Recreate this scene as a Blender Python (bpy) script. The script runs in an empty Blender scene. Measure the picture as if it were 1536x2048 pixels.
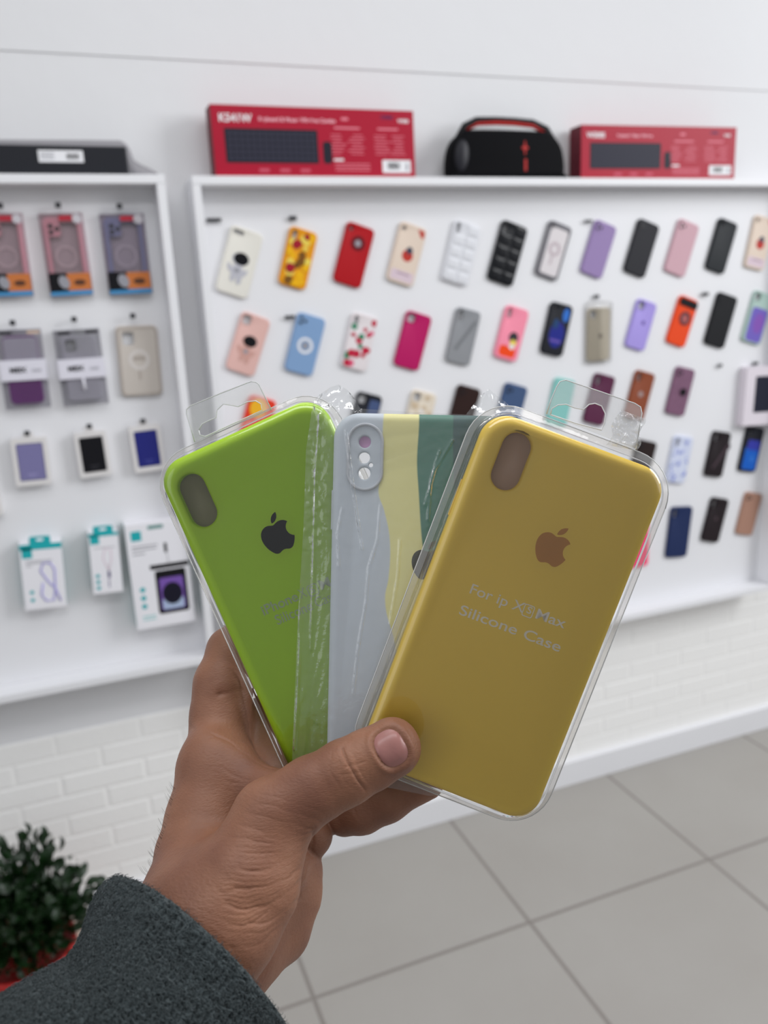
import bpy, bmesh, math, random
import numpy as np
from mathutils import Vector, Matrix, noise
from mathutils.bvhtree import BVHTree
random.seed(7)
SC = bpy.context.scene
COL = SC.collection
# ------------------------------------------------------------------ camera (world: X right along the shop wall, Y into the wall, Z up)
F = 1630.476
CAM = np.array([[0.93089586, 0.04844189, -0.36205839], [-0.13435898, 0.96709129, -0.21606041], [0.33967714, 0.24977554, 0.90676988]])
EYE = Vector((0, 0, 1.62))
def w_dir(v):
    d = CAM.T @ np.array(v, float); return Vector((d[0], d[2], -d[1]))
def px(x, y, depth):
    """the point seen at photo pixel (x, y), at a distance along the view axis"""
    return EYE + w_dir(((x - 768) / F * depth, (y - 1024) / F * depth, depth))
def at_y(x, y, Y):
    r = w_dir(((x - 768) / F, (y - 1024) / F, 1)); return EYE + r * (Y / r.y)
cam_d = bpy.data.cameras.new('camera'); cam = bpy.data.objects.new('camera', cam_d); COL.objects.link(cam)
cx_, cy_, cz_ = w_dir((1, 0, 0)), w_dir((0, -1, 0)), w_dir((0, 0, -1))
cam.matrix_world = Matrix(((cx_.x, cy_.x, cz_.x, EYE.x), (cx_.y, cy_.y, cz_.y, EYE.y), (cx_.z, cy_.z, cz_.z, EYE.z), (0, 0, 0, 1)))
cam_d.sensor_fit = 'VERTICAL'; cam_d.sensor_height = 36; cam_d.lens = 36 * F / 2048
cam_d.clip_start = 0.02; cam_d.clip_end = 50
cam_d.dof.use_dof = True; cam_d.dof.focus_distance = 0.348; cam_d.dof.aperture_fstop = 10.0
SC.camera = cam
# ------------------------------------------------------------------ light
wd = bpy.data.worlds.new('shop_ambient'); SC.world = wd; wd.use_nodes = True
def _world():
    """shop interior around the camera: dim lower half, lighter ceiling, two bright patches added for reflections"""
    nt = wd.node_tree; N = nt.nodes.new; L = nt.links.new; bg = nt.nodes['Background']; tc = N('ShaderNodeTexCoord'); sp = N('ShaderNodeSeparateXYZ'); L(tc.outputs['Generated'], sp.inputs[0])
    up = N('ShaderNodeMapRange'); up.interpolation_type = 'SMOOTHSTEP'; up.inputs['From Min'].default_value = -.3; up.inputs['From Max'].default_value = .5; up.inputs['To Min'].default_value = .31; up.inputs['To Max'].default_value = .62; L(sp.outputs[2], up.inputs[0])
    # the photographer and the dim back of the shop straight behind the camera
    db = N('ShaderNodeVectorMath'); db.operation = 'DOT_PRODUCT'; db.inputs[1].default_value = (0, -.99, .12); L(tc.outputs['Generated'], db.inputs[0])
    mb = N('ShaderNodeMapRange'); mb.interpolation_type = 'SMOOTHSTEP'; mb.inputs['From Min'].default_value = .55; mb.inputs['From Max'].default_value = .92; mb.inputs['To Min'].default_value = 1; mb.inputs['To Max'].default_value = .85; L(db.outputs['Value'], mb.inputs[0])
    ml = N('ShaderNodeMath'); ml.operation = 'MULTIPLY'; L(up.outputs[0], ml.inputs[0]); L(mb.outputs[0], ml.inputs[1]); tot = ml.outputs[0]
    for d, c, pw in (((.86, -.42, .28), .95, 1.6), ((-.95, -.22, .28), .96, 1.3)):  # soft bright patches added to either side for contrast in reflections
        dt = N('ShaderNodeVectorMath'); dt.operation = 'DOT_PRODUCT'; dt.inputs[1].default_value = Vector(d).normalized(); L(tc.outputs['Generated'], dt.inputs[0])
        mr = N('ShaderNodeMapRange'); mr.interpolation_type = 'SMOOTHSTEP'; mr.inputs['From Min'].default_value = c - .02; mr.inputs['From Max'].default_value = c + .01; mr.inputs['To Max'].default_value = pw; L(dt.outputs['Value'], mr.inputs[0])
        ad = N('ShaderNodeMath'); L(tot, ad.inputs[0]); L(mr.outputs[0], ad.inputs[1]); tot = ad.outputs[0]
    bg.inputs[0].default_value = (0.94, 0.965, 1.0, 1); L(tot, bg.inputs[1])
_world()
def area(name, loc, target, sx, sy, power, col=(1, 1, 1)):
    l = bpy.data.lights.new(name, 'AREA'); l.shape = 'RECTANGLE'; l.size = sx; l.size_y = sy; l.energy = power; l.color = col
    o = bpy.data.objects.new(name, l); COL.objects.link(o); o.location = loc
    o.rotation_euler = (Vector(target) - Vector(loc)).to_track_quat('-Z', 'Y').to_euler(); return o
area('ceiling_lamp', (3.5, -0.1, 2.8), (0.8, 2.05, 0.9), 1.2, 1.6, 60, (0.97, 0.985, 1))
area('ceiling_lamp', (0.5, 1.0, 2.95), (0.5, 1.3, 0.8), 1.8, 0.3, 8, (0.99, 0.99, 1))
area('ceiling_lamp', (0.1, 0.15, 2.9), (0.1, 0.3, 0.8), 1.8, 0.45, 15, (0.99, 0.99, 1))
vs = SC.view_settings; vs.view_transform = 'Standard'; vs.look = 'None'; vs.gamma = 1; vs.use_curve_mapping = False; vs.exposure = -0.13
SC.cycles.transparent_max_bounces = 24
SC.cycles.max_bounces = 8
# ------------------------------------------------------------------ materials
def s2l(c): return tuple(((v / 255) / 12.92 if v / 255 <= .04045 else ((v / 255 + .055) / 1.055) ** 2.4) for v in c)
_mc = {}
def mat(name, rgb, rough=.5, spec=.25, metal=0, coat=0, sss=0, bump=None, var=0, vscale=8):
    """procedural principled material; rgb as an 8-bit sRGB triple"""
    if name in _mc: return _mc[name]
    m = bpy.data.materials.new(name); m.use_nodes = True; nt = m.node_tree; p = nt.nodes['Principled BSDF']
    c = s2l(rgb); p.inputs['Base Color'].default_value = (*c, 1); p.inputs['Roughness'].default_value = rough
    p.inputs['Specular IOR Level'].default_value = spec; p.inputs['Metallic'].default_value = metal
    p.inputs['Coat Weight'].default_value = coat; p.inputs['Coat Roughness'].default_value = .08
    if sss:
        p.inputs['Subsurface Weight'].default_value = sss; p.inputs['Subsurface Radius'].default_value = (1, .35, .2); p.inputs['Subsurface Scale'].default_value = .004
    tc = nt.nodes.new('ShaderNodeTexCoord')
    if var:
        n = nt.nodes.new('ShaderNodeTexNoise'); n.inputs['Scale'].default_value = vscale; n.inputs['Detail'].default_value = 4
        nt.links.new(tc.outputs['Object'], n.inputs['Vector'])
        mx = nt.nodes.new('ShaderNodeMix'); mx.data_type = 'RGBA'
        mx.inputs[6].default_value = (*[v * (1 - var) for v in c], 1); mx.inputs[7].default_value = (*[min(1, v * (1 + var)) for v in c], 1)
        nt.links.new(n.outputs['Fac'], mx.inputs[0]); nt.links.new(mx.outputs[2], p.inputs['Base Color'])
    if bump:
        n = nt.nodes.new('ShaderNodeTexNoise'); n.inputs['Scale'].default_value = bump[0]; n.inputs['Detail'].default_value = 5
        nt.links.new(tc.outputs['Object'], n.inputs['Vector'])
        b = nt.nodes.new('ShaderNodeBump'); b.inputs['Strength'].default_value = bump[1]; b.inputs['Distance'].default_value = bump[2]
        nt.links.new(n.outputs['Fac'], b.inputs['Height']); nt.links.new(b.outputs['Normal'], p.inputs['Normal'])
    _mc[name] = m; return m
def clear(name, tint=(1, 1, 1), haze=.03, gloss=1.0, rough=.06, bump=None, base=.0):
    """thin clear plastic: mostly lets light through, reflects more at grazing angles"""
    if name in _mc: return _mc[name]
    m = bpy.data.materials.new(name); m.use_nodes = True; nt = m.node_tree; nt.nodes.clear(); N = nt.nodes.new; L = nt.links.new
    out = N('ShaderNodeOutputMaterial'); tr = N('ShaderNodeBsdfTransparent'); tr.inputs[0].default_value = (*tint, 1)
    gl = N('ShaderNodeBsdfGlossy'); gl.inputs['Roughness'].default_value = rough
    df = N('ShaderNodeBsdfDiffuse'); df.inputs[0].default_value = (.85, .86, .86, 1)
    m1 = N('ShaderNodeMixShader'); m1.inputs[0].default_value = haze; L(tr.outputs[0], m1.inputs[1]); L(df.outputs[0], m1.inputs[2])
    fr = N('ShaderNodeFresnel'); fr.inputs[0].default_value = 1.45
    mu = N('ShaderNodeMath'); mu.operation = 'MULTIPLY_ADD'; mu.inputs[1].default_value = gloss; mu.inputs[2].default_value = base; mu.use_clamp = True; L(fr.outputs[0], mu.inputs[0])
    m2 = N('ShaderNodeMixShader'); L(mu.outputs[0], m2.inputs[0]); L(m1.outputs[0], m2.inputs[1]); L(gl.outputs[0], m2.inputs[2]); L(m2.outputs[0], out.inputs[0])
    if bump:
        tc = N('ShaderNodeTexCoord'); n = N('ShaderNodeTexNoise'); n.inputs['Scale'].default_value = bump[0]; n.inputs['Detail'].default_value = 3
        L(tc.outputs['Object'], n.inputs['Vector']); b = N('ShaderNodeBump'); b.inputs['Strength'].default_value = bump[1]; b.inputs['Distance'].default_value = bump[2]
        L(n.outputs['Fac'], b.inputs['Height']); L(b.outputs[0], gl.inputs['Normal']); L(b.outputs[0], fr.inputs['Normal'])
    _mc[name] = m; return m
# ------------------------------------------------------------------ object helpers
def tag(o, label=None, cat=None, group=None, kind=None):
    if label: o['label'] = label
    if cat: o['category'] = cat
    if group: o['group'] = group
    if kind: o['kind'] = kind
    return o
def empty(name, M, label, cat, group=None):
    o = bpy.data.objects.new(name, None); o.empty_display_size = .02; COL.objects.link(o); o.matrix_world = M
    return tag(o, label, cat, group)
def link(name, me, mats, parent=None, smooth=True):
    for m in (mats if isinstance(mats, (list, tuple)) else [mats]): me.materials.append(m)
    if smooth: me.polygons.foreach_set('use_smooth', [True] * len(me.polygons))
    o = bpy.data.objects.new(name, me); COL.objects.link(o)
    if parent is not None: o.parent = parent
    return o
def from_bm(name, bm, mats, parent=None, smooth=False):
    bmesh.ops.recalc_face_normals(bm, faces=bm.faces)
    me = bpy.data.meshes.new(name); bm.to_mesh(me); bm.free(); return link(name, me, mats, parent, smooth)
def add_box(bm, x0, x1, y0, y1, z0, z1, bev=0, mi=0):
    g = bmesh.ops.create_cube(bm, size=1)
    for v in g['verts']: v.co = Vector(((x0 + x1) / 2 + v.co.x * (x1 - x0), (y0 + y1) / 2 + v.co.y * (y1 - y0), (z0 + z1) / 2 + v.co.z * (z1 - z0)))
    fs = {f for v in g['verts'] for f in v.link_faces}
    for f in fs: f.material_index = mi
    if bev:
        es = list({e for v in g['verts'] for e in v.link_edges})
        bmesh.ops.bevel(bm, geom=es, offset=bev, segments=2, affect='EDGES', profile=.5)
def box(name, x0, x1, y0, y1, z0, z1, m, parent=None, bev=0):
    bm = bmesh.new(); add_box(bm, x0, x1, y0, y1, z0, z1, bev); return from_bm(name, bm, m, parent)
def tube_bm(bm, pts, r, n=8, cap=True):
    pts = [Vector(p) for p in pts]; rings = []
    for i, p in enumerate(pts):
        t = (pts[min(i + 1, len(pts) - 1)] - pts[max(i - 1, 0)]).normalized()
        a = t.orthogonal().normalized() if i == 0 else (rings[-1][1] - t * rings[-1][1].dot(t)).normalized()
        b = t.cross(a); rr = r[i] if isinstance(r, (list, tuple)) else r
        rings.append(([bm.verts.new(p + a * rr * math.cos(k * 2 * math.pi / n) + b * rr * math.sin(k * 2 * math.pi / n)) for k in range(n)], a))
    for (A, _), (B, _) in zip(rings, rings[1:]):
        for k in range(n): bm.faces.new((A[k], A[(k + 1) % n], B[(k + 1) % n], B[k]))
    if cap: bm.faces.new(rings[0][0][::-1]); bm.faces.new(rings[-1][0])
def tube(name, pts, r, m, parent=None, n=8, smooth=True):
    bm = bmesh.new(); tube_bm(bm, pts, r, n); return from_bm(name, bm, m, parent, smooth)
def rrect(w, h, r, n=7, cx=0, cy=0):
    r = max(min(r, w / 2 - 1e-5, h / 2 - 1e-5), 1e-4); P = []
    for qx, qy, a0 in ((1, 1, 0), (-1, 1, 90), (-1, -1, 180), (1, -1, 270)):
        for k in range(n + 1):
            a = math.radians(a0 + 90 * k / n); P.append((cx + qx * (w / 2 - r) + r * math.cos(a), cy + qy * (h / 2 - r) + r * math.sin(a)))
    return P
def loop(bm, P, z, warp=None):
    out = []
    for x, y in P:
        if warp: x, y = warp(x, y)
        out.append(bm.verts.new((x, y, z)))
    return out
def bridge(bm, A, B, mi=0):
    n = len(A)
    for k in range(n):
        f = bm.faces.new((A[k], A[(k + 1) % n], B[(k + 1) % n], B[k])); f.material_index = mi
def fill(bm, loops, mi=0):
    es = []
    for Lp in loops:
        for k in range(len(Lp)):
            a, b = Lp[k], Lp[(k + 1) % len(Lp)]; e = bm.edges.get((a, b)) or bm.edges.new((a, b)); es.append(e)
    r = bmesh.ops.triangle_fill(bm, edges=es, use_beauty=True, use_dissolve=False)
    for f in r['geom']:
        if isinstance(f, bmesh.types.BMFace): f.material_index = mi
def shell(name, W, H, R, T, rnd, mats, parent, holes=(), warp=None, n=7, back=False, plate=None):
    """phone-case shell: rounded front at z=T, open towards the phone at z=0; holes = (cx, cy, w, h, r)"""
    bm = bmesh.new()
    prof = [(0, 0), (0, max(T - rnd, .0004))] + [(rnd * (1 - math.cos(a)), T - rnd + rnd * math.sin(a)) for a in [math.radians(k * 90 / 6) for k in range(1, 7)]] + [(rnd * 1.15, T)]
    L = [loop(bm, rrect(W - 2 * i, H - 2 * i, R - i, n), z, warp) for i, z in prof]
    for A, B in zip(L, L[1:]): bridge(bm, A, B)
    hl = []
    for cx, cy, w, h, r in holes:
        b = min(.0008, w * .1)
        h0 = loop(bm, rrect(w + 2 * b * 1.3, h + 2 * b * 1.3, r + b * 1.3, 6, cx, cy), T); h1 = loop(bm, rrect(w + b, h + b, r + b / 2, 6, cx, cy), T - b * .35)
        h2 = loop(bm, rrect(w, h, r, 6, cx, cy), T - b); h3 = loop(bm, rrect(w, h, r, 6, cx, cy), max(T * .25, T - .0035))
        bridge(bm, h0, h1); bridge(bm, h1, h2); bridge(bm, h2, h3); hl.append(h0)
        if plate is not None: bm.faces.new(h3).material_index = plate
    fill(bm, [L[-1]] + hl)
    if back: bm.faces.new(L[0][::-1])
    return from_bm(name, bm, mats, parent, True)
def patch(name, P, z, m, parent, t=.0003):
    """thin printed shape standing t proud of the surface at height z"""
    bm = bmesh.new(); A = [bm.verts.new((x, y, z - .0002)) for x, y in P]; B = [bm.verts.new((x, y, z + t)) for x, y in P]
    bridge(bm, A, B); fill(bm, [B]); return from_bm(name, bm, m, parent)
def ellipse(cx, cy, a, b, rot=0, n=20):
    c, s = math.cos(rot), math.sin(rot)
    return [(cx + a * math.cos(t) * c - b * math.sin(t) * s, cy + a * math.cos(t) * s + b * math.sin(t) * c) for t in [2 * math.pi * k / n for k in range(n)]]
def ring(name, cx, cy, r0, r1, z, m, parent, t=.0004, n=28):
    bm = bmesh.new(); A = loop(bm, ellipse(cx, cy, r0, r0, 0, n), z + t); B = loop(bm, ellipse(cx, cy, r1, r1, 0, n), z + t)
    C = loop(bm, ellipse(cx, cy, r1, r1, 0, n), z - .0002); D = loop(bm, ellipse(cx, cy, r0, r0, 0, n), z - .0002)
    bridge(bm, A, B); bridge(bm, B, C); bridge(bm, D, A); return from_bm(name, bm, m, parent)
def merge(obs, name, parent):
    """several meshes in one local frame become one part"""
    bm = bmesh.new(); mats = []
    for o in obs:
        k0 = len(mats); mats += list(o.data.materials); nf = len(bm.faces); bm.from_mesh(o.data); bm.faces.ensure_lookup_table()
        for f in bm.faces[nf:]: f.material_index += k0
        d = o.data; bpy.data.objects.remove(o); bpy.data.meshes.remove(d)
    me = bpy.data.meshes.new(name); bm.to_mesh(me); bm.free(); return link(name, me, mats, parent, False)
def parts(obs, name, parent):
    """each shape stays a part of its own"""
    for o in obs: o.name = name; o.data.name = name; o.parent = parent
def text(name, s, size, m, parent, x, y, z, rot=0, align='LEFT', ext=.00015, sx=1, off=0):
    cu = bpy.data.curves.new('t', 'FONT'); cu.body = s; cu.size = 1; cu.extrude = ext / size; cu.align_x = align; cu.offset = off / size
    o = bpy.data.objects.new('t', cu); COL.objects.link(o); dg = bpy.context.evaluated_depsgraph_get(); dg.update()
    me = bpy.data.meshes.new_from_object(o.evaluated_get(dg)); bpy.data.objects.remove(o); bpy.data.curves.remove(cu)
    me.transform(Matrix.Translation((x, y, z)) @ Matrix.Rotation(rot, 4, 'Z') @ Matrix.Diagonal((sx * size, size, size, 1)))
    me.materials.clear(); return link(name, me, m, parent, False)
def wall_frame(x, Y, z, ang=0):
    """local x right, y up, z out of the wall; ang tilts it clockwise"""
    return Matrix.Translation((x, Y, z)) @ Matrix(((1, 0, 0, 0), (0, 0, -1, 0), (0, 1, 0, 0), (0, 0, 0, 1))) @ Matrix.Rotation(-ang, 4, 'Z')
# ------------------------------------------------------------------ room
WY = 2.105                                     # wall plane
m_wall = mat('painted_plaster', (225, 225, 227), .85, .2, bump=(25, .25, .004), var=.03, vscale=1.5)
m_lam = mat('white_laminate', (231, 231, 234), .42, .4, bump=(300, .03, .001))
m_brick = mat('white_foam_brick', (245, 244, 242), .7, .3, bump=(60, .3, .003))
m_floor = bpy.data.materials.new('grey_floor_tile'); m_floor.use_nodes = True
def _floor():
    nt = m_floor.node_tree; N = nt.nodes.new; L = nt.links.new; p = nt.nodes['Principled BSDF']
    g = N('ShaderNodeNewGeometry'); mp = N('ShaderNodeMapping'); mp.inputs['Location'].default_value = (-.353 + .6, -1.594 + .6, 0); L(g.outputs['Position'], mp.inputs['Vector'])
    b = N('ShaderNodeTexBrick'); b.offset = 0; b.squash = 1; b.inputs['Scale'].default_value = 1; b.inputs['Brick Width'].default_value = .6; b.inputs['Row Height'].default_value = .6
    b.inputs['Mortar Size'].default_value = .0055; b.inputs['Mortar Smooth'].default_value = .15
    n = N('ShaderNodeTexNoise'); n.inputs['Scale'].default_value = 3; n.inputs['Detail'].default_value = 6; L(g.outputs['Position'], n.inputs['Vector'])
    r = N('ShaderNodeMix'); r.data_type = 'RGBA'; r.inputs[6].default_value = (*s2l((158, 153, 147)), 1); r.inputs[7].default_value = (*s2l((170, 167, 162)), 1); L(n.outputs['Fac'], r.inputs[0])
    L(r.outputs[2], b.inputs['Color1']); L(r.outputs[2], b.inputs['Color2']); b.inputs['Mortar'].default_value = (*s2l((134, 128, 123)), 1)
    L(mp.outputs[0], b.inputs['Vector']); L(b.outputs['Color'], p.inputs['Base Color']); p.inputs['Roughness'].default_value = .33; p.inputs['Specular IOR Level'].default_value = .35
    bp = N('ShaderNodeBump'); bp.invert = True; bp.inputs['Strength'].default_value = .5; bp.inputs['Distance'].default_value = .002; L(b.outputs['Fac'], bp.inputs['Height']); L(bp.outputs[0], p.inputs['Normal'])
_floor()
tag(box('floor', -2.5, 4.2, -2.2, WY + .1, -.05, 0, m_floor), kind='structure')
bm = bmesh.new()                               # wall whose upper strip stands a few millimetres proud, leaving a hairline step
add_box(bm, -2.5, 4.2, WY, WY + .12, 0, 2.183); add_box(bm, -2.5, 4.2, WY - .003, WY + .12, 2.1832, 3.1)
tag(from_bm('wall_back', bm, m_wall), kind='structure')
bm = bmesh.new()                               # embossed brick cladding, one relief mesh
BW, BH, Z0, Z1 = .213, .0605, .088, .573
add_box(bm, -2.5, 4.2, WY - .003, WY, Z0, Z1)
rows = int((Z1 - Z0) / BH + .5)
for r in range(rows):
    z0 = Z1 - (r + 1) * BH; x = -2.5 + (BW / 2 if r % 2 else 0)
    while x < 4.1:
        a = [(x + .002, z0 + .0015), (x + BW - .002, z0 + .0015), (x + BW - .002, z0 + BH - .0015), (x + .002, z0 + BH - .0015)]
        b = [(x + .008, z0 + .006), (x + BW - .008, z0 + .006), (x + BW - .008, z0 + BH - .006), (x + .008, z0 + BH - .006)]
        d = random.uniform(.0010, .0018); A = [bm.verts.new((p[0], WY - .003, max(p[1], Z0))) for p in a]; B = [bm.verts.new((p[0], WY - .003 - d, max(p[1], Z0 + .004))) for p in b]
        bridge(bm, A, B); bm.faces.new(B); x += BW
tag(from_bm('wall_back_brickwork', bm, m_brick), kind='structure')
tag(box('baseboard_back', -2.5, 4.2, WY - .025, WY, 0, .088, m_lam, bev=.002), kind='structure')
# ------------------------------------------------------------------ display cabinets
YF, YB = 1.998, 2.062
def cabinet(x0, x1, z0, z1, label, t=.019):
    e = empty('display_cabinet', Matrix.Translation(((x0 + x1) / 2, WY, z0)), label, 'display cabinet', 'white wall display cabinets')
    M = e.matrix_world.inverted()
    def b(nm, *a):
        o = box(nm, *a, m_lam, e, bev=.0012); o.data.transform(M)
    b('back_board', x0 + t, x1 - t, YB, WY - .0008, z0 + t, z1 - t)
    b('top_board', x0, x1, YF, WY - .0008, z1 - t, z1)
    b('bottom_board', x0, x1, YF, WY - .0008, z0, z0 + t)
    b('side_board', x0, x0 + t, YF, WY - .0008, z0 + t + .0003, z1 - t - .0003)
    b('side_board', x1 - t, x1, YF, WY - .0008, z0 + t + .0003, z1 - t - .0003)
    return e
TOPL = at_y(200, 348, YF).z; TOPR = at_y(900, 354, YF).z
XL = .2635; XR0 = .3235; XR1 = at_y(1536, 700, YF).x + .10
cabinet(XL - 1.5, XL, at_y(200, 1369, YF).z, TOPL, 'white panel cabinet on the left holding boxed accessories under a black soundbar')
cabinet(XR0, XR1, at_y(1370, 1217, YF).z, TOPR, 'wide white panel cabinet on the right hung with rows of loose phone cases')
# ------------------------------------------------------------------ hooks
m_hook = mat('dark_hook_plastic', (52, 52, 56), .45); m_peg = mat('chrome_peg', (190, 190, 195), .25, metal=1); m_card = mat('white_price_clip', (225, 225, 228), .5)
def hook(x, y, where, w=.012, h=.007, arm=.012):
    p = at_y(x, y, YB - arm - .004); e = empty('display_hook', wall_frame(p.x, YB, p.z), where, 'hook', 'hooks on the display panels')
    tube('peg', [(0, 0, .0004), (0, 0, arm)], .0022, m_peg, e)
    box('end_clip', -w / 2, w / 2, -h / 2, h / 2, arm, arm + .004, m_hook, e, bev=.0012)
# ------------------------------------------------------------------ hanging phone cases
def rgbm(n, c, **k): return mat(n, c, k.pop('rough', .5), **k)
CT = .010
m_lens = mat('black_camera_surround', (28, 28, 32), .3); m_hole_ring = mat('grey_ring', (150, 152, 160), .35)
def pcase(tx, ty, bx, by, label, m, cam_hole='sq', ratio=.505, prints=None, warp=None, name='phone_case', group='phone cases hanging on the right panel', rim=None):
    Y = YB - CT
    a, b = at_y(tx, ty, Y), at_y(bx, by, Y); L = (a - b).length; W = L * ratio; ang = math.atan2(a.x - b.x, a.z - b.z); c = (a + b) / 2
    e = empty(name, wall_frame(c.x, YB, c.z, ang), label, 'phone case', group)
    hx, hy = -W / 2 + .015, L / 2 - .017; holes = []
    if cam_hole == 'sq': holes = [(hx + .001, hy - .001, .021, .023, .006)]
    elif cam_hole == 'pill': holes = [(hx - .001, hy - .003, .012, .026, .006)]
    elif cam_hole == 'wide': holes = [(hx + .006, hy + .004, .026, .010, .005)]
    elif cam_hole == 'dot': holes = [(hx - .002, hy + .002, .011, .011, .0055)]
    s = shell('shell', W, L, .0125, CT, .0032, [m, rim or m], e, holes, warp)
    if cam_hole == 'module':
        sh = [patch('x', rrect(.024, .026, .007, 6, hx + .002, hy - .002), CT, rgbm(m.name + '_pad', tuple(0 for _ in '123')) if False else m, None, .0009)]
        for dx, dy in ((-.005, .006), (-.005, -.006), (.006, 0)): sh.append(patch('x', ellipse(hx + .002 + dx, hy - .002 + dy, .0042, .0042), CT + .001, m_lens, None, .0004))
        merge(sh, 'camera_surround', e)
    elif holes:
        h = holes[0]; bm = bmesh.new(); A = loop(bm, rrect(h[2] + .0042, h[3] + .0042, h[4] + .002, 6, h[0], h[1]), CT - .0001); B = loop(bm, rrect(h[2] + .0034, h[3] + .0034, h[4] + .0015, 6, h[0], h[1]), CT + .0009)
        C = loop(bm, rrect(h[2] + .0012, h[3] + .0012, h[4] + .0005, 6, h[0], h[1]), CT + .0009); D = loop(bm, rrect(h[2], h[3], h[4], 6, h[0], h[1]), CT - .002)
        bridge(bm, A, B); bridge(bm, B, C); bridge(bm, C, D); from_bm('camera_rim', bm, rim or m, e, True)
    if prints: prints(e, W, L)
    return e
def pr(*specs):
    """specs: (part name, [shape lists (polygon, material)])"""
    def f(e, W, L):
        for nm, fn in specs:
            obs = []
            for i, (P, m_) in enumerate(fn(W, L)): obs.append(patch('x', P, CT + .00012 * i, m_, None))
            merge(obs, nm, e)
    return f
BLK = mat('black_print', (22, 22, 26), .25); WHT = mat('white_print', (232, 232, 235), .5); GRY = mat('grey_print', (150, 150, 158), .5)
def E(a, b, ra, rb, r=0): return lambda W, L: ellipse(a * W, b * L, ra * W, rb * W, r)
def shapes(*S): return lambda W, L: [(fn(W, L), m_) for fn, m_ in S]
def R_(a, b, w, h, r=.1): return lambda W, L: rrect(w * W, h * L, r * W, 5, a * W, b * L)
astro = lambda body, vis: pr(('astronaut_print', shapes((E(0, .04, .25, .2), body), (E(.03, .05, .235, .19), vis), (E(-.02, -.14, .19, .2), body), (E(-.24, -.12, .07, .15, .6), body), (E(.2, -.15, .07, .15, -.6), body), (E(-.1, -.24, .08, .14), body), (E(.1, -.26, .08, .14), body), (E(-.02, -.13, .08, .07), GRY))))
def ringp(b, m0, m1, r=.21): return lambda e, W, L: (ring('magnet_ring', 0, b * L, r * W * .68, r * W, CT, m0, e), patch('ring_centre', ellipse(0, b * L, r * W * .45, r * W * .45), CT, m1, e))
def many(nm, cols, n, seed, ra=.09, ratio=1.0):
    def f(e, W, L):
        rg = random.Random(seed); obs = []
        for i in range(n):
            x, y = rg.uniform(-.4, .4) * W, rg.uniform(-.46, .42) * L
            if x < -.02 * W and y > .26 * L: continue
            r = rg.uniform(.6, 1.2) * ra * W; obs.append(patch('x', [(min(max(q[0], -.46 * W), .46 * W), min(max(q[1], -.47 * L), .47 * L)) for q in ellipse(x, y, r, r * ratio, rg.uniform(0, 3), 12)], CT + .00005 * i, cols[i % len(cols)], None))
        merge(obs, nm, e)
    return f
def grid(m1):
    def f(e, W, L):
        obs = []
        for i in range(2):
            for j in range(5):
                if i == 0 and j == 4: continue
                cx, cy, w, h = (-.23 + .46 * i) * W, (-.39 + .195 * j) * L, .40 * W, .165 * L
                bm = bmesh.new(); A = loop(bm, rrect(w, h, .002, 3, cx, cy), CT - .0002); B = loop(bm, rrect(w, h, .002, 3, cx, cy), CT + .0012); C = loop(bm, rrect(w * .6, h * .6, .002, 3, cx, cy), CT + .0026)
                bridge(bm, A, B); bridge(bm, B, C); bm.faces.new(C); obs.append(from_bm('x', bm, m1))
        merge(obs, 'padded_squares', e)
    return f
def wavy(x, y): return x * (1 + .035 * math.cos(y * 2 * math.pi / .052)), y
red_p = mat('red_print', (188, 52, 42), .5); pinkband = mat('pale_pink_print', (216, 196, 206), .5)
def bear(e, W, L):
    parts([patch('x', ellipse(.02 * W, -.02 * L, .2 * W, .2 * W), CT, red_p, None), patch('x', ellipse(.05 * W, .07 * L, .12 * W, .12 * W), CT + .0002, mat('slate_print', (62, 66, 84), .5), None), patch('x', [(.16 * W, .45 * L), (.42 * W, .45 * L), (.44 * W, .33 * L), (.34 * W, .33 * L)], CT, red_p, None)], 'round_print', e)
    parts([patch('x', rrect(.84 * W, .17 * L, .004, 5, 0, -.37 * L), CT, pinkband, None), patch('x', rrect(.5 * W, .018 * L, .001, 3, .02 * W, -.33 * L), CT + .0004, mat('mauve_print', (150, 120, 140)), None)], 'pink_band', e)
M_ = lambda n, c, r=.55, **k: mat(n + '_silicone', c if not c or max(c) > 80 else tuple(v * .6 for v in c), r, .25, **k)
yel, brn, dred = mat('amber_print', (236, 178, 8)), mat('umber_print', (120, 78, 20)), mat('crimson_print', (160, 20, 40))
cherries = [mat('cherry_print', (190, 30, 62)), mat('leaf_print', (20, 130, 92)), mat('rose_print', (222, 96, 130)), mat("cherry_print", 0)]
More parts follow.
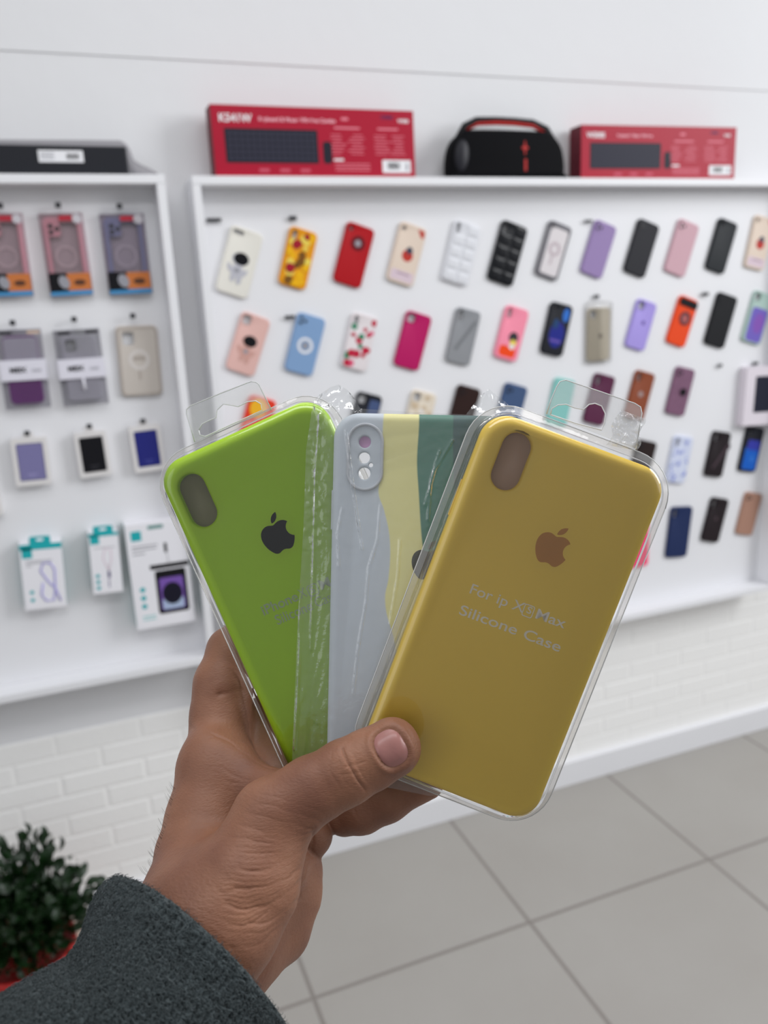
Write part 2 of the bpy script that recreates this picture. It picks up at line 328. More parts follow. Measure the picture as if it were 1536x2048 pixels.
CASES = [
 (496, 459, 462.5, 589, 'off-white phone case with a grey astronaut and black visor, far left of the top row', M_('ivory', (226, 223, 214)), dict(cam_hole='wide', prints=astro(mat('pale_grey_print', (188, 188, 196)), BLK))),
 (609.6, 459, 583.6, 573.6, 'amber phone case covered in busy yellow and brown figures', M_('amber', (226, 150, 10)), dict(cam_hole='pill', prints=many('busy_print', [yel, brn, mat('lemon_print', (232, 208, 90)), dred, yel], 34, 3, .14))),
 (724, 450.7, 693.7, 569.7, 'bright red phone case with a round ring cutout near its top', M_('red', (172, 0, 16)), dict(cam_hole='dot', prints=lambda e, W, L: (ring('magnet_ring', .02 * W, .2 * L, .12 * W, .24 * W, CT, mat('dark_red', (96, 4, 20)), e), patch('ring_centre', ellipse(.02 * W, .2 * L, .11 * W, .11 * W), CT, GRY, e)))),
 (829.5, 450, 799.5, 567, 'beige phone case with red round print and pink band beside the white quilted case', M_('beige', (222, 204, 188)), dict(cam_hole='dot', prints=bear)),
 (937.5, 446, 909, 566, 'white puffy quilted phone case of raised squares', M_('white_puff', (222, 223, 228), .3), dict(cam_hole='pill', prints=grid(mat('white_puff_silicone', 0)))),
 (1032.6, 447.3, 1000, 566, 'black puffy quilted phone case of raised squares', M_('black_puff', (34, 36, 44), .3), dict(cam_hole='dot', prints=grid(mat('black_puff_silicone', 0)))),
 (1123.8, 447.3, 1092.5, 555.4, 'clear-backed phone case with dark grey frame and white magnetic ring', M_('frame_grey', (112, 110, 116), .35), dict(cam_hole='dot', prints=lambda e, W, L: (patch('clear_back', rrect(.74 * W, .84 * L, .008, 6, .02 * W, -.02 * L), CT, mat('milky_back', (222, 216, 218), .2), e), ring('magnet_ring', 0, .03 * L, .14 * W, .25 * W, CT + .0003, mat('pinkish_ring', (190, 176, 182)), e), patch('alignment_bar', rrect(.08 * W, .16 * L, .002, 4, -.02 * W, -.18 * L), CT + .0003, mat('pinkish_ring', 0), e)))),
 (1214.7, 446.4, 1182.5, 550.8, 'plain dusty purple phone case in the top row', M_('dusty_purple', (150, 128, 176)), dict(cam_hole='module')),
 (1301, 443.8, 1268.9, 549.5, 'plain dark grey phone case between the purple and pink cases', M_('graphite', (54, 54, 64)), dict(cam_hole='module')),
 (1381, 443.8, 1349.3, 548.2, 'plain dusty pink phone case in the top row', M_('dusty_pink', (204, 164, 174)), dict(cam_hole='module')),
 (1459.6, 441.2, 1430, 543, 'dark slate phone case with a single round camera hole, right of the pink case', M_('dark_slate', (38, 46, 54)), dict(cam_hole='dot', ratio=.49)),
 (1531.8, 433.5, 1508.6, 537.9, 'beige phone case with red round print at the right picture edge', M_('beige', 0), dict(cam_hole='dot', prints=bear)),
 (514.6, 631, 479.4, 745.5, 'rose gold phone case with black-visored astronaut, far left of the second row', M_('rose_gold', (222, 180, 172), .4), dict(prints=astro(mat('copper_print', (206, 160, 150), .25), BLK))),
 (625.3, 631, 596.6, 746.8, 'light blue phone case with a white magnetic ring', M_('light_blue', (128, 160, 200)), dict(cam_hole='module', prints=ringp(-.02, WHT, GRY, .27))),
 (732, 629.6, 707.3, 739, 'white phone case with scattered red fruit and green leaves', M_('milk_white', (226, 218, 220)), dict(cam_hole='pill', prints=many('fruit_print', [cherries[0], cherries[2], cherries[0], cherries[1], cherries[0]], 22, 11, .12))),
 (841, 627, 812.5, 736.4, 'plain magenta phone case in the second row', M_('magenta', (180, 8, 92)), dict()),
 (940, 619, 915.4, 727.3, 'grey phone case with a faint diagonal ribbon', M_('mid_grey', (140, 142, 146)), dict(cam_hole='pill', prints=pr(('ribbon', lambda W, L: [([(-.3 * W, -.25 * L), (-.18 * W, -.27 * L), (.4 * W, .3 * L), (.3 * W, .34 * L)], mat('dim_grey_print', (118, 120, 124)))])))),
 (1037.8, 615.3, 1010.5, 719.5, 'pink wavy-edged phone case with a black and orange print', M_('candy_pink', (244, 142, 166)), dict(cam_hole='pill', warp=wavy, prints=pr(('figure_print', shapes((R_(-.02, -.34, .7, .2, .12), mat('orange_print', (244, 72, 10))), (E(.1, -.06, .2, .2), mat('ink_print', (44, 46, 52))), (E(.14, -.16, .14, .12), mat('lemon_print', 0)), (E(.12, -.24, .12, .09), WHT)))))),
 (1126.4, 607.5, 1103, 710.4, 'dark navy wavy-edged phone case with a bright blue print', M_('ink_navy', (26, 30, 46)), dict(cam_hole='dot', warp=wavy, prints=pr(('blue_print', shapes((E(.02, -.1, .34, .5), mat('royal_print', (24, 34, 132))), (E(.25, .3, .14, .26), mat('sky_print', (44, 110, 200))), (R_(0, -.22, .5, .05, .04), mat('violet_print', (104, 84, 170))), (E(-.12, .1, .12, .2), mat('deep_teal_print', (24, 64, 110)))))))),
 (1199.8, 615.2, 1198, 721.6, 'beige phone case hanging upright inside a clear bag', M_('sand', (196, 186, 168)), dict(prints=pr(('logo', lambda W, L: [(ellipse(.05 * W, -.03 * L, .08 * W, .1 * W), mat('taupe_print', (130, 118, 106)))])))),
 (1297, 602.3, 1270, 697.7, 'lilac phone case with a small dark emblem', M_('lilac', (164, 148, 220)), dict(prints=pr(('logo', lambda W, L: [(ellipse(.04 * W, .05 * L, .08 * W, .09 * W), mat('plum_print', (92, 72, 150)))])))),
 (1381, 596, 1351.3, 690, 'orange phone case with a black camera slider and ring stand', M_('orange', (232, 70, 14)), dict(cam_hole=None, prints=lambda e, W, L: (patch('camera_slider', rrect(.92 * W, .15 * L, .006, 6, 0, .38 * L), CT, BLK, e, .0025), ring('ring_stand', .04 * W, .07 * L, .17 * W, .28 * W, CT, mat('gunmetal', (96, 72, 78), .3, metal=.6), e, .0015), patch('ring_centre', ellipse(.04 * W, .07 * L, .15 * W, .15 * W), CT, mat('greyed_red', (170, 96, 96)), e)))),
 (1458.3, 589.4, 1428.7, 692.5, 'plain black phone case beside the purple and green case', M_('jet', (14, 16, 26)), dict(cam_hole='module')),
 (1530.5, 585.6, 1502, 686, 'purple phone case with pale green rim at the right edge', M_('pale_green', (166, 190, 182)), dict(prints=pr(('purple_panel', shapes((R_(.02, -.14, .82, .66, .15), mat('violet_blue_print', (112, 96, 186))), (E(.08, -.1, .26, .4), mat('orchid_print', (130, 84, 176)))))))),
 (742, 788, 716, 893, 'navy and black phone case just above the striped case in the hand', M_('blackish_navy', (40, 44, 60)), dict(prints=pr(('blue_panel', lambda W, L: [(rrect(.42 * W, .8 * L, .006, 5, .24 * W, 0), mat('denim_print', (70, 86, 126)))])))),
 (851, 784, 826, 888, 'cream phone case half hidden behind the striped case', M_('cream', (226, 214, 196)), dict(prints=many('speckles', [mat('wheat_print', (206, 186, 158)), WHT], 30, 5, .1))),
 (941, 774, 914, 876, 'dark brown leather-look phone case behind the crumpled film tip', M_('leather_brown', (72, 38, 32), .45), dict(cam_hole='module')),
 (1035.5, 770, 1008, 872, 'slate blue phone case behind the top of the yellow package', M_('slate_blue', (64, 86, 124)), dict(cam_hole='module')),
 (1133, 758, 1112, 852, 'mint teal phone case seen through the clear hanging tab', M_('mint', (134, 196, 190)), dict(cam_hole=None)),
 (1213, 750, 1187, 848, 'maroon phone case behind the clear hanging tab', M_('maroon', (88, 34, 66)), dict(cam_hole='pill')),
 (1293.7, 744, 1268, 838, 'rust brown phone case with a small round hole in its middle', M_('rust', (136, 68, 40)), dict(cam_hole='pill', prints=pr(('round_logo', lambda W, L: [(ellipse(0, .03 * L, .12 * W, .12 * W), mat('dove_print', (160, 140, 138)))])))),
 (1374, 736, 1350, 830, 'mauve marbled phone case with a black round grip', M_('mauve', (124, 88, 112), .45, var=.4, vscale=160), dict(cam_hole='module', prints=lambda e, W, L: patch('grip', ellipse(.1 * W, .0 * L, .15 * W, .15 * W), CT, BLK, e, .004))),
 (1297, 882, 1272, 976, 'dark brown phone case half hidden by the right corner of the yellow package', M_('espresso', (62, 38, 36)), dict(cam_hole='module')),
 (1370, 873, 1350, 966, 'pale phone case with blue floral pattern', M_('porcelain', (206, 212, 232)), dict(cam_hole='pill', prints=many('floral_print', [mat('cornflower_print', (140, 152, 214)), mat('periwinkle_print', (176, 184, 226))], 26, 8, .11, .6))),
 (1446.8, 863.8, 1426.7, 953.8, 'black-brown phone case with a diagonal strap and side lug', M_('aubergine', (44, 26, 34)), dict(cam_hole='pill', prints=lambda e, W, L: (patch('strap', [(-.2 * W, -.3 * L), (-.12 * W, -.32 * L), (.48 * W, .2 * L), (.42 * W, .26 * L)], CT, mat('strap_grey', (78, 62, 70)), e, .001), patch('side_lug', rrect(.1 * W, .12 * L, .002, 4, .52 * W, .2 * L), CT - .004, mat('aubergine_silicone', 0), e, .003)))),
 (1514, 854.4, 1493.8, 943.9, 'black and bright blue phone case under the white box', M_('ink_navy', 0), dict(cam_hole='dot', prints=pr(('blue_print', shapes((R_(.02, -.2, .78, .5, .1), mat('azure_print', (14, 92, 190))), (R_(.05, .1, .7, .22, .1), mat('indigo_print', (50, 56, 160))), (E(.1, -.2, .14, .14), mat('sky_print', 0))))))),
 (1366, 1014, 1353, 1115, 'plain navy blue phone case in the bottom row', M_('navy', (26, 42, 84)), dict(cam_hole='pill')),
 (1442.8, 996.8, 1420, 1084, 'dark aubergine phone case between the navy and tan cases', M_('dark_plum', (48, 30, 38)), dict(cam_hole='pill', prints=pr(('logo', lambda W, L: [(ellipse(0, .04 * L, .07 * W, .08 * W), mat('smoke_print', (78, 62, 68)))])))),
 (1510, 986, 1488.4, 1070, 'tan brown phone case at the right end of the bottom row', M_('tan', (168, 128, 110)), dict(cam_hole='module')),
 (1280, 1048, 1278, 1134, 'hot pink phone case whose corner peeks out beside the yellow package', M_('hot_pink', (246, 50, 110)), dict(cam_hole='module')),
 (528, 796, 499, 905, 'red and yellow phone case seen through the green package tab', M_('vermilion', (226, 58, 34)), dict(cam_hole=None, prints=pr(('yellow_patch', shapes((E(-.1, .3, .3, .34), mat('saffron_print', (240, 180, 40)))))))),
]
for tx, ty, bx, by, lab, m, kw in CASES:
    e = pcase(tx, ty, bx, by, lab, m, **kw)
    if 'clear bag' in lab:
        bm = bmesh.new(); A = loop(bm, rrect(.088, .176, .006, 5, 0, .006), .0006); B = loop(bm, rrect(.086, .172, .008, 5, 0, .005), CT + .0008); bridge(bm, A, B); fill(bm, [B])
        from_bm('clear_bag', bm, clear('clear_bag_film', (.995, .995, .99), .03, .7, .10), e, True)
# hooks on the right panel
for x, y, w, h, lab in ((428, 439.5, .036, .008, 'wide black hook clip in the upper left corner of the right panel'), (586, 436, .020, .010, 'black hook clip above the amber case'),
    (580, 634, .026, .008, 'black hook clip beside the light blue case'), (1178, 442, .026, .007, 'black hook clip beside the dusty purple case'), (1194, 593, .018, .010, 'dark hook clip above the bagged beige case'),
    (1412, 588, .024, .010, 'dark hook clip beside the plain black case'), (1441, 731, .016, .010, 'empty hook above the strap case'), (1512, 727, .022, .010, 'hook holding the white box at the right')): hook(x, y, lab, w, h, .006)
for x, y, lab in ((116, 410, 'hook above the pink boxed case'), (239, 412, 'hook above the violet boxed case'), (25, 645.6, 'hook above the purple clear box'), (148, 638.6, 'hook above the grey clear box'), (265.6, 631.6, 'hook above the frosted case'),
    (54, 867, 'hook above the lavender power bank'), (178.5, 853, 'hook above the black power bank'), (286, 842.5, 'hook above the blue power bank'), (0, 411, 'hook above the boxed case cut by the left edge')): hook(x, y, lab, .012, .012, .022)
# ------------------------------------------------------------------ boxed goods
def pack(name, tx, ty, bx, by, wpx, depth, label, cat, group, Y=None):
    """empty at the back of a hanging pack; returns it with its width and height"""
    Yf = (Y or YB) - depth
    a, b = at_y(tx, ty, Yf), at_y(bx, by, Yf); c = (a + b) / 2; mx, my = (tx + bx) / 2, (ty + by) / 2
    W = abs(at_y(mx + wpx / 2, my, Yf).x - at_y(mx - wpx / 2, my, Yf).x); H = (a - b).length
    return empty(name, wall_frame(c.x, Y or YB, c.z, math.atan2(a.x - b.x, a.z - b.z)), label, cat, group), W, H
cl_box = clear('clear_box_plastic', (.99, .99, .995), .03, .8, .08)
def slab(name, x0, x1, y0, y1, z0, z1, m, e, bev=.0008): return box(name, x0, x1, y0, y1, z0, z1, m, e, bev)
def cardback(nm, W, H, m, e, z=.002): return slab(nm, -W / 2, W / 2, -H / 2, H / 2, .0004, z, m, e)
def boxed_case(tx, ty, bx, by, label, frame, inner, seed):
    D = .020; e, W, H = pack('boxed_phone_case', tx, ty, bx, by, 88, D, label, 'boxed phone case', 'boxed magnetic cases in the top row of the left panel')
    cardback('backing_card', W, H, mat('card_' + frame.name, inner), e)
    s = shell('case_frame', W * .86, H * .80, .012, .016, .003, frame, e, [(0, 0, W * .66, H * .66, .008)]); s.location.y = H * .06
    ring('magnet_ring', 0, -.02 * H, W * .2, W * .27, .004, mat('ring_' + frame.name, tuple(min(255, v + 18) for v in inner)), e, .001)
    cm = [patch('x', rrect(.028, .03, .007, 6, -.2 * W, .31 * H), .0165, frame, None, .001)]
    for dx, dy in ((-.006, .007), (-.006, -.006), (.007, .001)): cm.append(patch('x', ellipse(-.2 * W + dx, .31 * H + dy, .005, .005), .0178, m_lens, None, .0006))
    merge(cm, 'camera_surround', e)
    patch('red_label', rrect(W * .3, H * .06, .002, 4, .1 * W, .44 * H), .0202, mat('label_red', (176, 42, 58)), e)
    patch('round_sticker', ellipse(.36 * W, .43 * H, .11 * W, .11 * W), .0202, mat('sticker_silver', (196, 192, 198)), e)
    merge([patch('x', rrect(W * .97, H * .055, .0005, 2, 0, -.465 * H), .0202, mat('foot_blue', (70, 140, 190)), None), patch('x', rrect(W * .55, H * .21, .0005, 2, .2 * W, -.33 * H), .0202, mat('foot_orange', (196, 116, 62)), None),
           patch('x', rrect(W * .42, H * .23, .0005, 2, -.27 * W, -.33 * H), .0202, BLK, None), patch('x', ellipse(-.14 * W, -.33 * H, .12 * W, .16 * W, .4), .0206, GRY, None), patch('x', ellipse(.22 * W, -.34 * H, .14 * W, .07 * W), .0206, mat('foot_brown', (90, 56, 40)), None)], 'printed_foot', e)
    bm = bmesh.new(); add_box(bm, -W / 2, W / 2, -H / 2, H / 2, .0024, D, .001); from_bm('clear_box', bm, cl_box, e)
fr_pink = mat('metallic_pink_frame', (226, 160, 174), .3); fr_vio = mat('metallic_violet_frame', (140, 138, 176), .3)
boxed_case(0, 426, 25, 593, 'pink-framed boxed phone case cut off by the left picture edge', fr_pink, (198, 172, 180), 1)
boxed_case(120, 426, 145, 591.5, 'pink-framed boxed phone case fully in view, second in the top row', fr_pink, (198, 172, 180), 2)
boxed_case(243, 427, 263, 588, 'violet-framed boxed phone case at the right end of the top row', fr_vio, (180, 164, 180), 3)
m_sleeve = mat('paper_band', (222, 220, 230), .5); m_dk = mat('dim_acrylic', (178, 176, 184), .3)
def banded(tx, ty, bx, by, label, low, m_low):
    D = .018; e, W, H = pack('banded_phone_case_box', tx, ty, bx, by, 92, D, label, 'boxed phone case', 'clear boxes with white paper bands')
    cardback('tray', W, H, m_dk, e)
    s = shell('case', W * .74, H * .86, .011, .013, .003, m_low, e, [(-.17 * W, .3 * H, .024, .028, .006)]); s.location.y = -.01 * H
    if low: patch('upper_film', rrect(W * .72, H * .4, .008, 5, 0, .2 * H), .0132, mat('grey_lilac', (184, 178, 194), .3), e, .0006)
    parts([patch('x', rrect(W * .28, H * .035, .001, 3, -.28 * W, .46 * H), D, BLK, None), patch('x', rrect(W * .28, H * .035, .001, 3, .33 * W, .46 * H), D, BLK if not low else mat('gilt', (206, 180, 160)), None)], 'corner_marks', e)
    slab('paper_band', -W * .51, W * .51, -.14 * H, .12 * H, .0026, D + .0008, m_sleeve, e)
    text('band_lettering', 'MEIX', .0155, BLK, e, -.30 * W, -.035 * H, D + .0012, off=.0006); text('band_lettering', 'case', .0125, GRY, e, .17 * W, -.035 * H, D + .0012)
    if not low: tube('hang_drop', [(0, -.14 * H, D + .001), (.01 * W, -.3 * H, D + .001)], .003, mat('pale_gel', (226, 224, 232), .2), e)
    bm = bmesh.new(); add_box(bm, -W / 2, W / 2, -H / 2, H / 2, .0024, D, .001); from_bm('clear_box', bm, cl_box, e)
banded(35, 659, 58, 817, 'clear box with white band over a dark purple case, second row left', True, mat('purple_gel', (112, 36, 124), .4))
banded(152, 659, 174, 810, 'clear box with white band over a grey transparent case', False, mat('smoky_gel', (186, 183, 195), .35))
e, W, H = pack('frosted_phone_case', 272, 651, 285.5, 792, 84, .011, 'frosted greige phone case with magnetic ring hanging beside the clear boxes', 'phone case', None)
m_fr = mat('frosted_greige', (196, 188, 180), .4); m_frd = mat('frosted_dark_greige', (172, 162, 154), .4)  # darker greige for the edge rim and ring marking
shell('shell', W, H, .0125, .011, .003, m_fr, e, [(-.22 * W, .32 * H, .026, .030, .007)]); ring('magnet_ring', 0, .02 * H, .17 * W, .25 * W, .011, mat('frosted_pale', (214, 208, 204), .4), e)
merge([patch('x', rrect(.3 * W, .05 * H, .002, 4, 0, .04 * H), .011, m_frd, None), patch('x', rrect(.05 * W, .13 * H, .002, 4, -.02 * W, -.2 * H), .011, m_frd, None)], 'ring_marking', e)
bm = bmesh.new(); A = loop(bm, rrect(W - .006, H - .006, .011), .0108); B = loop(bm, rrect(W - .007, H - .007, .010), .0118); C_ = loop(bm, rrect(W - .012, H - .012, .009), .0118); D_ = loop(bm, rrect(W - .013, H - .013, .009), .0108)
bridge(bm, A, B); bridge(bm, B, C_); bridge(bm, C_, D_); from_bm('edge_rim', bm, m_frd, e, True)
m_wcard = mat('white_carton', (222, 219, 218), .5)
def powerbank(tx, ty, bx, by, wpx, label, c, nm):
    D = .022; e, W, H = pack('boxed_power_bank', tx, ty, bx, by, wpx, D, label, 'boxed power bank', 'small boxed power banks')
    bm = bmesh.new(); O = rrect(W, H, .003, 4); I = rrect(W * .76, H * .80, .004, 4)
    a = loop(bm, O, .0004); b = loop(bm, O, D); c1 = loop(bm, I, D); d = loop(bm, I, D - .005); bridge(bm, a, b); bridge(bm, b, c1); bridge(bm, c1, d); bm.faces.new(a); bm.faces.new(d); from_bm('carton', bm, m_wcard, e)
    slab('power_bank', -.37 * W, .37 * W, -.39 * H, .39 * H, D - .0048, D - .001, mat(nm, c, .4), e, .0016)
    merge([text('x', 'magnetic', .0062, mat(nm + '_ink', tuple(min(255, v + 60) for v in c)), None, 0, -.27 * H, D - .0009, align='CENTER'), text('x', 'power', .0045, mat(nm + '_ink', 0), None, 0, -.325 * H, D - .0009, align='CENTER')], 'faint_lettering', e)
    slab('hang_card', -.16 * W, .16 * W, H / 2 - .001, H / 2 + .010, .0006, .0014, m_wcard, e)
powerbank(56, 877, 69, 970.5, 72, 'boxed lavender power bank in the third row', (124, 120, 164), 'lavender_plastic')
powerbank(179, 865, 193, 953, 64, 'boxed black power bank between lavender and blue ones', (16, 16, 22), 'black_plastic')
powerbank(288, 852, 302, 942, 62, 'boxed royal blue power bank at the right end of the third row', (38, 42, 120), 'royal_plastic')
powerbank(-40, 985, -28, 1035, 72, 'boxed violet accessory barely entering at the left picture edge', (140, 130, 180), 'violet_plastic')
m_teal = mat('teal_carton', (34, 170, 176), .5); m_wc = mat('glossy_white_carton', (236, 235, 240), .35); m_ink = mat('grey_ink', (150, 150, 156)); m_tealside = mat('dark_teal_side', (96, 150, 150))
def teal_tab(W, H, e, tabw, D, hole=True):
    bm = bmesh.new(); O = [(-tabw / 2, H / 2 - .001), (tabw / 2, H / 2 - .001)] + [(tabw / 2 - .004 + .004 * math.cos(t), H / 2 + .012 + .006 * math.sin(t)) for t in (0, .8, 1.57)] + [(-tabw / 2 + .004 - .004 * math.cos(t), H / 2 + .012 + .006 * math.sin(t)) for t in (1.57, .8, 0)]
    I = rrect(tabw * .34, .006, .0028, 3, 0, H / 2 + .0095); a = loop(bm, O, D - .0012); b = loop(bm, O, D); c = loop(bm, I, D); d = loop(bm, I, D - .0012)
    bridge(bm, a, b); bridge(bm, c, d); fill(bm, [b, c]); fill(bm, [a, d]); return from_bm('hang_tab', bm, m_teal, e)
def carton(e, W, H, D):
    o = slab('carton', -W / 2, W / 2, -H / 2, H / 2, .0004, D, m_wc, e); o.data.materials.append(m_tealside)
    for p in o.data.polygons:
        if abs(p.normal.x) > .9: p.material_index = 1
G4 = 'white and teal accessory cartons in the bottom row'
D = .034; e, W, H = pack('charger_cable_box', 80, 1087, 93, 1217, 86, D, 'white carton with teal top and a lilac charging cable picture', 'accessory box', G4, ); carton(e, W, H, D)
teal_tab(W, H, e, W * .5, D); merge([patch('x', rrect(W * .99, H * .085, .0005, 2, 0, .455 * H), D, m_teal, None), patch('x', rrect(W * .24, H * .16, .002, 3, -.33 * W, .37 * H), D, m_teal, None)], 'teal_header', e)
m_lil = mat('lilac_cable_print', (170, 164, 220))
tube('cable_picture', [(-.02 * W, -.1 * H, D), (-.08 * W, -.28 * H, D), (.02 * W, -.38 * H, D), (.2 * W, -.38 * H, D), (.26 * W, -.2 * H, D), (.28 * W, .1 * H, D), (.18 * W, .2 * H, D), (.02 * W, .2 * H, D), (-.05 * W, .08 * H, D), (.1 * W, -.08 * H, D), (.26 * W, -.2 * H, D), (.36 * W, -.4 * H, D)], .0022, m_lil, e)
parts([patch('x', ellipse(-.3 * W, y * H, .05 * W, .05 * W), D, m_teal, None) for y in (-.23, -.35)] + [patch('x', rrect(W * w, .002, .0006, 2, -.38 * W + w * W / 2, y * H), D, m_ink, None) for w, y in ((.62, .24), (.6, .21), (.14, .17))], 'small_print', e)
D = .040; e, W, H = pack('lanyard_strap_box', 206, 1066, 217, 1186, 61, D, 'slim white carton with teal tab and a pink wrist strap picture', 'accessory box', G4); carton(e, W, H, D)
teal_tab(W, H, e, W * .66, D); merge([patch('x', rrect(W * .99, H * .05, .0005, 2, 0, .475 * H), D, m_teal, None), patch('x', rrect(W * .3, H * .15, .002, 3, -.3 * W, .40 * H), D, m_teal, None)], 'teal_header', e)
tube('strap_picture', [(.08 * W, -.12 * H, D), (-.08 * W, .08 * H, D), (0, .24 * H, D), (.2 * W, .22 * H, D), (.2 * W, .06 * H, D), (.08 * W, -.12 * H, D)], .0009, mat('pink_cord', (222, 190, 206)), e)
merge([patch('x', rrect(.09 * W, .12 * H, .002, 3, .08 * W, -.19 * H), D, mat('buckle_violet', (86, 78, 120)), None), patch('x', rrect(.05 * W, .14 * H, .002, 3, .06 * W, -.34 * H), D, mat('buckle_grey', (150, 146, 166)), None)], 'buckle_picture', e)
parts([patch('x', ellipse(-.3 * W, y * H, .07 * W, .07 * W), D, m_teal, None) for y in (-.2, -.3, -.4)] + [patch('x', rrect(W * .7, .0016, .0006, 2, 0, .26 * H), D, m_ink, None)], 'small_print', e)
D = .045; e, W, H = pack('waterproof_pouch_box', 309, 1044, 334, 1251, 121, D, 'large white carton showing a black waterproof phone pouch', 'accessory box', G4); carton(e, W, H, D)
merge([patch('x', rrect(.26 * W, .035 * H, .003, 4, 0, .455 * H), D, mat('slot_grey_teal', (110, 150, 146)), None)], 'hanging_slot', e)
patch('teal_square', rrect(.17 * W, .09 * H, .003, 4, -.33 * W, .39 * H), D, m_teal, e)
merge([patch('x', rrect(.52 * W, .42 * H, .006, 5, .16 * W, -.17 * H), D, BLK, None), patch('x', [(-.17 * W, .1 * H), (-.16 * W, .055 * H), (.48 * W, .055 * H), (.49 * W, .1 * H)], D, BLK, None)], 'pouch_picture', e)
merge([patch('x', rrect(.40 * W, .31 * H, .005, 5, .16 * W, -.19 * H), D + .0003, mat('screen_lilac', (120, 86, 170)), None), patch('x', rrect(.36 * W, .10 * H, .004, 5, .16 * W, -.29 * H), D + .0005, mat('screen_pale', (170, 186, 214)), None), patch('x', ellipse(.16 * W, -.19 * H, .17 * W, .2 * W), D + .0008, mat('screen_ink', (20, 18, 36)), None)], 'phone_picture', e)
tube('strap_picture', [(.15 * W, .1 * H, D), (.14 * W, .2 * H, D)], .0008, m_ink, e); patch('clip_picture', rrect(.05 * W, .09 * H, .001, 3, .13 * W, .25 * H), D, BLK, e)
merge([patch('x', ellipse(-.33 * W, y * H, .045 * W, .045 * W), D, m_teal, None) for y in (-.12, -.2, -.28)] + [patch('x', rrect(.22 * W, .012 * H, .0006, 2, -.27 * W, y * H), D, mat('pale_teal_ink', (150, 204, 204)), None) for y in (-.38, -.41)] + [patch('x', rrect(w * W, .003, .0006, 2, -.42 * W + w * W / 2, y * H), D, m_ink, None) for w, y in ((.42, .29), (.4, .26), (.2, .22))], 'small_print', e)
D = .030; e, W, H = pack('boxed_phone_accessory', 1529, 733, 1518, 850, 66, D, 'white carton with dark phone picture hanging at the right edge', 'accessory box', None)
slab('carton', -W / 2, W / 2, -H / 2, H / 2, .0004, D, mat('pinkish_white_carton', (222, 214, 222)), e); patch('phone_picture', rrect(.6 * W, .62 * H, .004, 5, .08 * W, .03 * H), D, mat('phone_ink', (34, 36, 52), .3), e)
